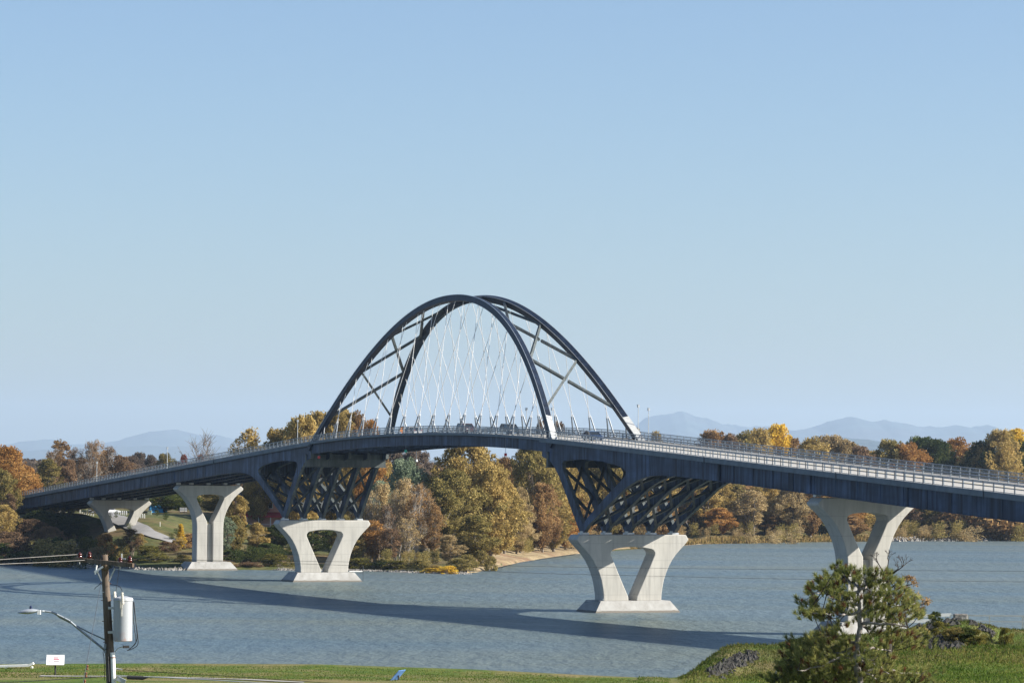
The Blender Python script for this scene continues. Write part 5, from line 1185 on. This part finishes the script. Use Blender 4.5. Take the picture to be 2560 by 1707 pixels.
wire('drop_wire', [Lp(pp(*q)) for q in ((312, 1617, -.2), (300, 1616, -.2), (290, 1624, -.15), (284, 1634, -.12))], .013, M['steel'], e)
wire('drop_wire', [Lp(pp(*q)) for q in ((306, 1480, -.6), (304, 1470, -.5), (294, 1462, -.3), (276, 1460, -.12))], .009, W, e)
wire('drop_wire', [Lp(pp(*q)) for q in ((285, 1480, -.18), (290, 1478, -.18), (292, 1466, -.18), (295, 1440, -.2), (300, 1404, -.3))], .007, W, e)
wire('drop_wire', [Lp(pp(*q)) for q in ((262, 1700, -.2), (261, 1640, -.2), (256, 1628, -.18), (266, 1620, -.18), (276, 1618, -.16))], .009, W, e)
wire('drop_wire', [Lp(pp(*q)) for q in ((252, 1455, -.1), (248, 1462, -.1), (240, 1466, -.1), (236, 1472, -.1))], .008, W, e)
c_ = MB(); a_, d_ = Lp(pp(281.5, 1630, -.17)), Lp(pp(284.5, 1712, -.17)); d2 = a_ + (d_ - a_) * 3.2; c_.tube(a_, d2, .068, .068, 14); cd = c_.build('conduit', M['white'], e, False)
q = a_.lerp(d_, .14); MB().tube(q, q + (d_ - a_) * .03, .074, .074, 14).build('conduit_band', M['rust'], cd)
c_ = MB(); c_.tube(Lp(pp(270, 1640, -.2)), Lp(pp(270, 1640, -.2)) + (d_ - a_) * 3, .035).build('dark_conduit', W, e)
for v in (1458, 1500, 1552, 1605): q = Lp(pp(264 + (v - 1458) * .055, v, 0)); MB().tube(q - Vector((.16, 0, 0)), q + Vector((.15, 0, 0)), .01).build('through_bolt', M['rust'], e)
MB().lathe([(.105, 0), (.105, .02)], Lp(pp(264, 1480)), 16).build('pole_band', M['steel'], e)
# street light on its arm
s_ = empty('street_light', pp(262, 1622, -.1), 0, 'grey cobra head street light on a long curved arm fixed to the wooden pole', 'street light')
def Ls(p): return p - Vector(s_.location)
arm = [(262, 1624), (240, 1606), (205, 1578), (172, 1550), (150, 1539), (132, 1530), (112, 1527), (96, 1526.5)]
MB().path([Ls(pp(u, v, -.12 - i * .05)) for i, (u, v) in enumerate(arm)], [.034, .034, .034, .034, .032, .030, .028, .026], 10).build('arm', M['alum'], s_, True)
MB().path([Ls(pp(u, v, -.12 - i * .05)) for i, (u, v) in enumerate(((262, 1598), (225, 1581), (188, 1562), (150, 1543), (140, 1535)))], [.020] * 5, 8).build('tie_rod', M['alum'], s_, True)
MB().box(Ls(pp(263, 1620, -.12)), (.06, .08, .26)).build('arm_bracket', M['alum'], s_)
hd = MB(); pr = [(0, .035, .03), (.06, .07, .05), (.16, .12, .075), (.30, .15, .085), (.45, .13, .06), (.56, .07, .025), (.6, .01, .005)]; o_ = Ls(pp(96, 1527, -.5)); vv = []
for d, wv_, ht in pr:
    for k in range(12):
        a = 2 * math.pi * k / 12; zz = math.sin(a) * ht; vv.append((o_.x - d, o_.y + math.cos(a) * wv_, o_.z + (zz if zz > 0 else zz * .75) - d * .10 + .01))
m = len(pr); hd.add(vv, [(i * 12 + k, i * 12 + (k + 1) % 12, (i + 1) * 12 + (k + 1) % 12, (i + 1) * 12 + k) for i in range(m - 1) for k in range(12)] + [tuple(range(12)), tuple((m - 1) * 12 + k for k in range(12))])
hd.build('lamp_head', plain('grey_enamel', (0.27, 0.30, 0.34), 0.4), s_, True)
MB().box((o_.x + .02, o_.y, o_.z - .03), (.09, .12, .12)).build('arm_clamp', M['white'], s_)
MB().lathe([(.035, .07), (.038, .13), (.02, .15)], (o_.x - .22, o_.y, o_.z + .0), 12).build('photo_cell', plain('blue_cell', (0.02, 0.03, 0.08), 0.3), s_)
# guy wire with brown strain insulators
g_ = empty('guy_wire', pp(253, 1456, -.1), 0, 'thin slanting guy wire with brown insulators left of the wooden pole', 'guy wire')
a_ = pp(253, 1456, -.1); d_ = pp(211, 1712, -2.5); far_ = a_ + (d_ - a_) * 2.2; far_.z = max(far_.z, near(far_.x, far_.y))
og = Vector(g_.location); MB().tube(a_ - og, far_ - og, .008).build('strand', M['post'], g_)
for f_ in (.83, .90, .97): q = a_.lerp(d_, f_) - og; MB().lathe([(.02, -.07), (.035, -.05), (.02, 0), (.035, .05), (.02, .07)], q, 10).build('strain_insulator', M['rust'], g_)
# overhead lines
M['wire'] = plain('weathered_wire', (0.20, 0.19, 0.18), 0.5, 0.3); M['dwire'] = plain('dark_wire', (0.02, 0.022, 0.025), 0.95, spec=0.05)
def line(pts, y0, y1, r, mat, label):
    us = [p[0] for p in pts]; P_ = [at(u, v, y0 + (y1 - y0) * (u - us[0]) / (us[-1] - us[0])) for u, v in pts]
    o = wire('power_line', P_, r, mat); return tag(o, label, 'wire')
line([(199, 1385), (120, 1390), (0, 1398), (-300, 1420)], 97.5, 90, .009, M['wire'], 'upper pale wire running from the pole to the left edge')
line([(223, 1399), (120, 1405), (0, 1409), (-300, 1424)], 97.3, 90, .009, M['wire'], 'lower pale wire running from the pole to the left edge')
line([(300, 1396), (600, 1400), (870, 1403), (1340, 1415.5), (1590, 1418.8), (1900, 1422.5), (2560, 1427.6), (2900, 1428)], 96.7, 112, .0042, M['dwire'], 'upper thin wire crossing the lake view to the right edge')
line([(324, 1393), (600, 1404), (870, 1412), (1340, 1433), (1590, 1438), (1900, 1446), (2560, 1454), (2900, 1456)], 96.4, 112, .0042, M['dwire'], 'lower thin wire crossing the lake view to the right edge')
line([(262, 1690), (150, 1697), (0, 1706), (-300, 1722)], 96.7, 88, .010, M['dwire'], 'dark cable leaving the pole near the bottom left corner')
line([(292, 1672), (400, 1680), (620, 1692), (900, 1712), (1200, 1730)], 96.7, 96, .007, M['dwire'], 'thin dark cable crossing the lawn right of the white conduit')
o = line([(290, 1688), (380, 1691), (500, 1697), (700, 1709), (900, 1722)], 96.7, 96, .016, M['steel'], 'thick grey cable bundle with a black splice right of the pole')
a_ = at(318, 1692.5, 96.6); d_ = at(358, 1694, 96.55); MB().tube(a_, d_, .055, .055, 10).tube(d_, at(370, 1692.5, 96.5), .05, .014, 10).tube(a_ + (a_ - d_) * .02, a_, .04, .055, 10).build('splice_case', M['black'], o)
o = MB().box((0, 0, 0), (.26, .14, .12)).build('cable_bracket', M['steel'], e); o.location = Lp(pp(303, 1699, -.25)); o.rotation_euler = (0, R(25), 0)
MB().tube(Lp(pp(290, 1670, -.1)), Lp(pp(306, 1673, -.1)), .02).build('line_clamp', M['steel'], e)

# ================================================================== PINE
M['needle'] = foliage('pine_needles', [(0.06, 0.085, 0.028), (0.24, 0.26, 0.08), (0.62, 0.56, 0.23)])
M['dneedle'] = foliage('brown_needles', [(0.08, 0.04, 0.02), (0.16, 0.08, 0.04), (0.20, 0.12, 0.06)])
M['pbark'] = groundmat('pine_bark', [(0.10, 0.085, 0.075), (0.26, 0.235, 0.215), (0.50, 0.47, 0.44)], 3.0, 1.2, (0.42, 0.39, 0.37), 0.6, 10)
M['dtwig'] = plain('dark_twig', (0.045, 0.035, 0.03), 0.9, 0, 0.3, 6)
YT = 130.0; SC_ = 0.2086
def tz(x, y, dy=0): return at(1960 + x * SC_, 1380 + y * SC_, YT + dy)
tb = tz(905, 1500); gz = near(tb.x, YT)
pine = empty('pine_tree', (tb.x, YT, gz), 0, 'gnarled green pine in the foreground with pale twisted branches', 'tree')
O_ = Vector(pine.location)
trunk_pts = [Vector((tb.x + .1, YT, gz - .4)), tz(905, 1560), tz(872, 1350), tz(868, 1180), tz(886, 1050), tz(914, 900), tz(900, 760), tz(908, 640), tz(884, 500), tz(902, 400), tz(930, 300)]
MB().path([p - O_ for p in trunk_pts], [.22, .16, .14, .13, .115, .10, .085, .07, .055, .04, .025], 10).build('trunk', M['pbark'], pine, True)
cl = [(640,170),(690,215),(745,250),(820,240),(860,262),(520,270),(395,345),(430,370),(350,440),(325,475),(480,430),(560,370),(600,390),(650,310),(700,330),(640,420),(560,480),(610,470),(650,530),(760,540),(230,590),(300,600),(310,650),(385,600),(240,710),(290,740),(360,730),(440,740),(480,760),(530,790),(560,690),(610,700),(700,660),(760,660),(840,340),(900,370),(960,310),(1000,370),(1060,270),(1100,290),(1150,330),(1210,270),(1250,340),(1280,320),(1130,480),(1180,440),(1200,510),(1390,380),(1350,510),(1300,530),(1490,480),(1470,580),(1500,610),(1570,530),(1600,660),(1635,720),(1560,760),(1440,620),(1400,580),(900,720),(950,760),(1000,650),(1030,750),(1120,760),(1180,720),(1250,780),(1300,740),(1380,700),(1440,790),(1330,800),(1230,700),
 (530,1040),(480,1020),(430,1060),(300,1060),(150,1070),(200,1130),(380,1080),(640,1010),(960,1100),(1250,970),(1320,960),(1640,1020),(1600,1070),(860,1170),(110,1150),(60,1280),(100,1330),(200,1290),(250,1240),(300,1200),(350,1300),(420,1220),(450,1300),(520,1210),(560,1280),(620,1240),(700,1250),(760,1250),(180,1400),(260,1380),(330,1420),(420,1400),(500,1440),(600,1400),(680,1440),(740,1460),(780,1500),(650,1510),(560,1520),(460,1530),(350,1520),(250,1500),(1060,1220),(1060,1290),(1150,1380),(1200,1330),(1080,1460),(1180,1480),(1230,1440),(1300,1500),(1640,1470),(1700,1500),(1500,1520),(1380,1540),(900,1400),(960,1480),(700,560),(830,560),(1070,560),(1160,600),(1000,560),(1100,640),(560,900),(700,880),(1150,880),(1050,950),(760,1080),(1180,1100),(1300,1080),(1420,1060),(90,1440),(30,1400),(150,1520),(-60,1500),(-120,1540),(820,1330),(980,1300),(620,1350),(860,1540),(1130,1560)]
rp = random.Random(12); tw = MB(); tufts = []
def tpt(y):   # trunk point at zoom height y
    zz = tz(900, y).z
    for i in range(len(trunk_pts) - 1):
        if trunk_pts[i].z <= zz <= trunk_pts[i + 1].z: return trunk_pts[i].lerp(trunk_pts[i + 1], (zz - trunk_pts[i].z) / (trunk_pts[i + 1].z - trunk_pts[i].z)), i
    return trunk_pts[-1], 9
limbs = [((905, 470), (620, 500), (345, 470)), ((905, 420), (760, 330), (650, 230)), ((905, 640), (780, 590), (500, 530)), ((908, 700), (700, 770), (280, 720)), ((905, 560), (1000, 520), (1250, 480)), ((900, 450), (1050, 350), (1260, 320)), ((908, 740), (1150, 640), (1560, 620)),
         ((908, 860), (1300, 860), (1480, 880)), ((905, 900), (1000, 860), (1080, 1080)), ((885, 1090), (740, 1090), (540, 1150)), ((885, 1120), (600, 1260), (200, 1280)), ((880, 1180), (500, 1380), (150, 1420)), ((880, 1240), (1050, 1300), (1250, 1440)), ((890, 1300), (700, 1340), (480, 1400)), ((885, 1360), (850, 1420), (640, 1500)),
         ((880, 1300), (1000, 1310), (1120, 1345)), ((895, 1400), (1320, 1415), (1620, 1460)), ((900, 1450), (1000, 1450), (1180, 1540)), ((905, 1180), (1080, 1120), (1300, 1180))]
LP = []
for i, (a, m, c) in enumerate(limbs):
    s_y = rp.uniform(-1.6, 1.6); a_, _ = tpt(a[1]); P_ = [a_]
    m_ = tz(m[0], m[1], s_y * .5); c_ = tz(c[0], c[1], s_y); n = 9
    for k in range(1, n + 1):
        f = k / n; q = a_ * (1 - f) ** 2 + m_ * 2 * f * (1 - f) + c_ * f * f; q += Vector((rp.uniform(-.05, .05), rp.uniform(-.1, .1), rp.uniform(-.06, .06))); P_.append(q)
    MB().path([q - O_ for q in P_], [.055 * (1 - k / (n + 1)) + .012 for k in range(n + 1)], 6).build('branch', M['pbark'], pine, True); LP += P_[2:]
for x, y in cl:
    dy = rp.gauss(0, .9); c = tz(x, y, dy)
    nb = min(LP, key=lambda q: (q - c).length + abs(q.y - c.y) * .3); m = nb.lerp(c, .5) + Vector((0, 0, -.08))
    tw.path([nb - O_, m - O_, c - O_], [.022, .016, .010], 5)
    for k in range(8 if y < 1000 else 14):
        q = c + Vector((rp.gauss(0, .17 if y < 1000 else .25), rp.gauss(0, .28), rp.gauss(0, .12 if y < 1000 else .2))); d = (q - tz(900, y + 120)).normalized() * .7 + Vector((rp.uniform(-.4, .4), rp.uniform(-.4, .4), rp.uniform(.5, 1.1)))
        tw.tube(c - O_, q - O_, .009, .006, 4, False); tufts.append((q - O_, d.normalized()))
    if rp.random() < .5: q = c + Vector((rp.gauss(0, .2), rp.gauss(0, .3), -.15)); tufts.append((q - O_, Vector((rp.uniform(-1, 1), rp.uniform(-1, 1), -.2)).normalized()))
tw.build('twigs', M['dtwig'], pine)
def needles(tufts, n, L, wd, seed, spread=.62):
    rs = np.random.RandomState(seed); c = np.array([t[0] for t in tufts]); d = np.array([t[1] for t in tufts]); k = np.repeat(np.arange(len(c)), n)
    s = rs.rand(len(k)); base = c[k] - d[k] * (s * .13)[:, None]; v = d[k] + rs.normal(size=(len(k), 3)) * spread * .62; v /= np.linalg.norm(v, axis=1)[:, None]
    l = (L * (.7 + .5 * rs.rand(len(k))))[:, None]; a = np.cross(v, rs.normal(size=v.shape)); a /= np.linalg.norm(a, axis=1)[:, None]
    return np.stack([base - a * wd, base + a * wd, base + v * l + a * wd * .35, base + v * l - a * wd * .35], 1).reshape(-1, 3)
for nm, tt, mt, sd in (('needles', [t for i, t in enumerate(tufts) if i % 9], 'needle', 1), ('dead_needles', [t for i, t in enumerate(tufts) if i % 9 == 0], 'dneedle', 2)):
    o = bpy.data.objects.new(nm, leafmesh(nm, needles(tt, 60, .21, .0075, sd), M[mt])); C.objects.link(o); o.parent = pine
# bare shrub tree behind the pine
def fork(b, p, d, L, r, depth, rg, tips):
    q = p + d * L; b.tube(p, q, r, r * .7, 5, False)
    if depth == 0: tips.append(q); return
    for _ in range(rg.choice((2, 2, 3))):
        nd = (d + Vector((rg.uniform(-.8, .8), rg.uniform(-.8, .8), rg.uniform(-.35, .6)))).normalized(); fork(b, q, nd, L * rg.uniform(.66, .86), r * .68, depth - 1, rg, tips)
YB = 134.0; bp_ = at(2225, 1640, YB); gz2 = near(bp_.x, YB); bt = empty('bare_tree', (bp_.x, YB, gz2), 0, 'dark leafless crooked tree with a few rusty leaves standing behind the pine', 'tree')
O2 = Vector(bt.location); b = MB(); tips = []; rg = random.Random(5); tk = [Vector((0, 0, -.3)), at(2222, 1560, YB) - O2, at(2225, 1480, YB) - O2, at(2215, 1440, YB) - O2]
b.path(tk, [.13, .10, .075, .055], 8)
for p_, q_ in (((2215, 1440), (2192, 1402)), ((2215, 1442), (2222, 1396)), ((2222, 1438), (2250, 1418)), ((2222, 1440), (2262, 1412)), ((2225, 1470), (2262, 1446)), ((2225, 1500), (2275, 1490)), ((2225, 1480), (2268, 1462)), ((2225, 1520), (2290, 1510))):
    a_, c_ = at(*p_, YB) - O2, at(*q_, YB + rg.uniform(-.6, .6)) - O2; d_ = c_ - a_; L = d_.length; b.tube(a_, a_ + d_ * .5, .038, .028, 5, False); fork(b, a_ + d_ * .5, d_.normalized(), L * .33, .026, 4, rg, tips)
b.build('trunk', M['dtwig'], bt)
v = leafquads([(t.x, t.y, t.z, .12) for t in tips if t.z < (at(2250, 1438, YB) - O2).z], 7, .035, 8); o = bpy.data.objects.new('crown', leafmesh('crown', v, M['f_rust'])); C.objects.link(o); o.parent = bt
# small stake in the lawn
p = onnear(1938, 1698); o = MB().tube((0, 0, -.2), (0, 0, .62), .02).build('marker_stake', M['alum']); o.location = p; o.rotation_euler = (0, R(6), 0); tag(o, 'thin leaning metal stake in the lawn left of the pine', 'stake')
# ================================================================== HILLS AND AIR
def hill(pts, Y, depth, mat, seed, uext=60):
    Y *= 2.7; depth *= 2.7
    us = [p[0] for p in pts]; vs_ = [p[1] for p in pts]; n = 160; xs = np.linspace(us[0], us[-1], n); b = MB(); rows = 9; v = []
    for j in range(rows):
        f = j / (rows - 1); k = math.sin(math.pi * min(1, f * 1.0)); yy = Y - depth / 2 + depth * f
        for u in xs:
            vv = float(np.interp(u, us, vs_)); p = at(u, vv, Y); h = (p.z - 8) * (k ** .8) + 5
            h += mnoise.noise(Vector((u * .02, f * 6, seed))) * (p.z * .05) + mnoise.noise(Vector((u * .08, f * 9, seed))) * (p.z * .018)
            v.append((p.x, yy, max(4, h)))
    b.v = v; b.f = [(j * n + i, j * n + i + 1, (j + 1) * n + i + 1, (j + 1) * n + i) for j in range(rows - 1) for i in range(n - 1)]; b.m = [0] * len(b.f)
    return tag(b.build('hills', mat, None, True, fix=False), kind='structure')
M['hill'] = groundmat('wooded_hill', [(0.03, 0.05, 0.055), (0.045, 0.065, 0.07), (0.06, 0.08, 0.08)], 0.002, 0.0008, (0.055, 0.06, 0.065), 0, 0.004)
hill([(1480, 1135), (1530, 1105), (1585, 1064), (1620, 1043), (1680, 1031), (1705, 1026), (1730, 1035), (1780, 1052), (1830, 1063), (1935, 1066), (1990, 1078), (2060, 1090), (2200, 1105)], 14500, 2400, M['hill'], 1)
hill([(1850, 1120), (1935, 1085), (1990, 1075), (2030, 1068), (2070, 1052), (2115, 1042), (2150, 1045), (2180, 1053), (2210, 1048), (2240, 1054), (2290, 1066), (2340, 1068), (2390, 1063), (2420, 1066), (2470, 1062), (2500, 1075), (2560, 1077), (2700, 1080), (2900, 1100)], 13500, 2400, M['hill'], 2)
hill([(1930, 1140), (1990, 1112), (2030, 1096), (2060, 1091), (2130, 1094), (2200, 1102), (2260, 1120), (2330, 1150)], 7500, 1200, M['hill'], 3)
hill([(-200, 1120), (-60, 1112), (30, 1110), (80, 1100), (130, 1098), (170, 1110), (260, 1108), (300, 1100), (350, 1085), (400, 1075), (440, 1074), (480, 1080), (510, 1088), (545, 1087), (580, 1095), (640, 1120), (700, 1150)], 14800, 2400, M['hill'], 4)
hill([(-200, 1132), (0, 1126), (150, 1122), (300, 1115), (420, 1113), (600, 1118), (700, 1150)], 12500, 1500, M['hill'], 5)
hill([(600, 1160), (900, 1150), (1300, 1146), (1600, 1150), (1900, 1135), (2300, 1130), (2700, 1130)], 6000, 1500, M['hill'], 6)
# the air
m, n, o = newmat('thin_haze'); vp = n.nodes.new('ShaderNodeVolumePrincipled'); vp.inputs['Color'].default_value = (0.55, 0.72, 0.95, 1); vp.inputs['Density'].default_value = 0.000030; vp.inputs['Anisotropy'].default_value = 0.2
n.links.new(vp.outputs[0], o.inputs[1])
b = MB(); b.box((0, 21900, 445), (25000, 45000, 900)); hz = b.build('haze', m); tag(hz, kind='stuff')
for root, crown, trunk, _, _ in PROTO.values():
    for q in (crown, trunk, root): bpy.data.objects.remove(q)
scene.render.engine = 'CYCLES'
scene.cycles.volume_bounces = 1; scene.cycles.max_bounces = 6; scene.cycles.transparent_max_bounces = 12
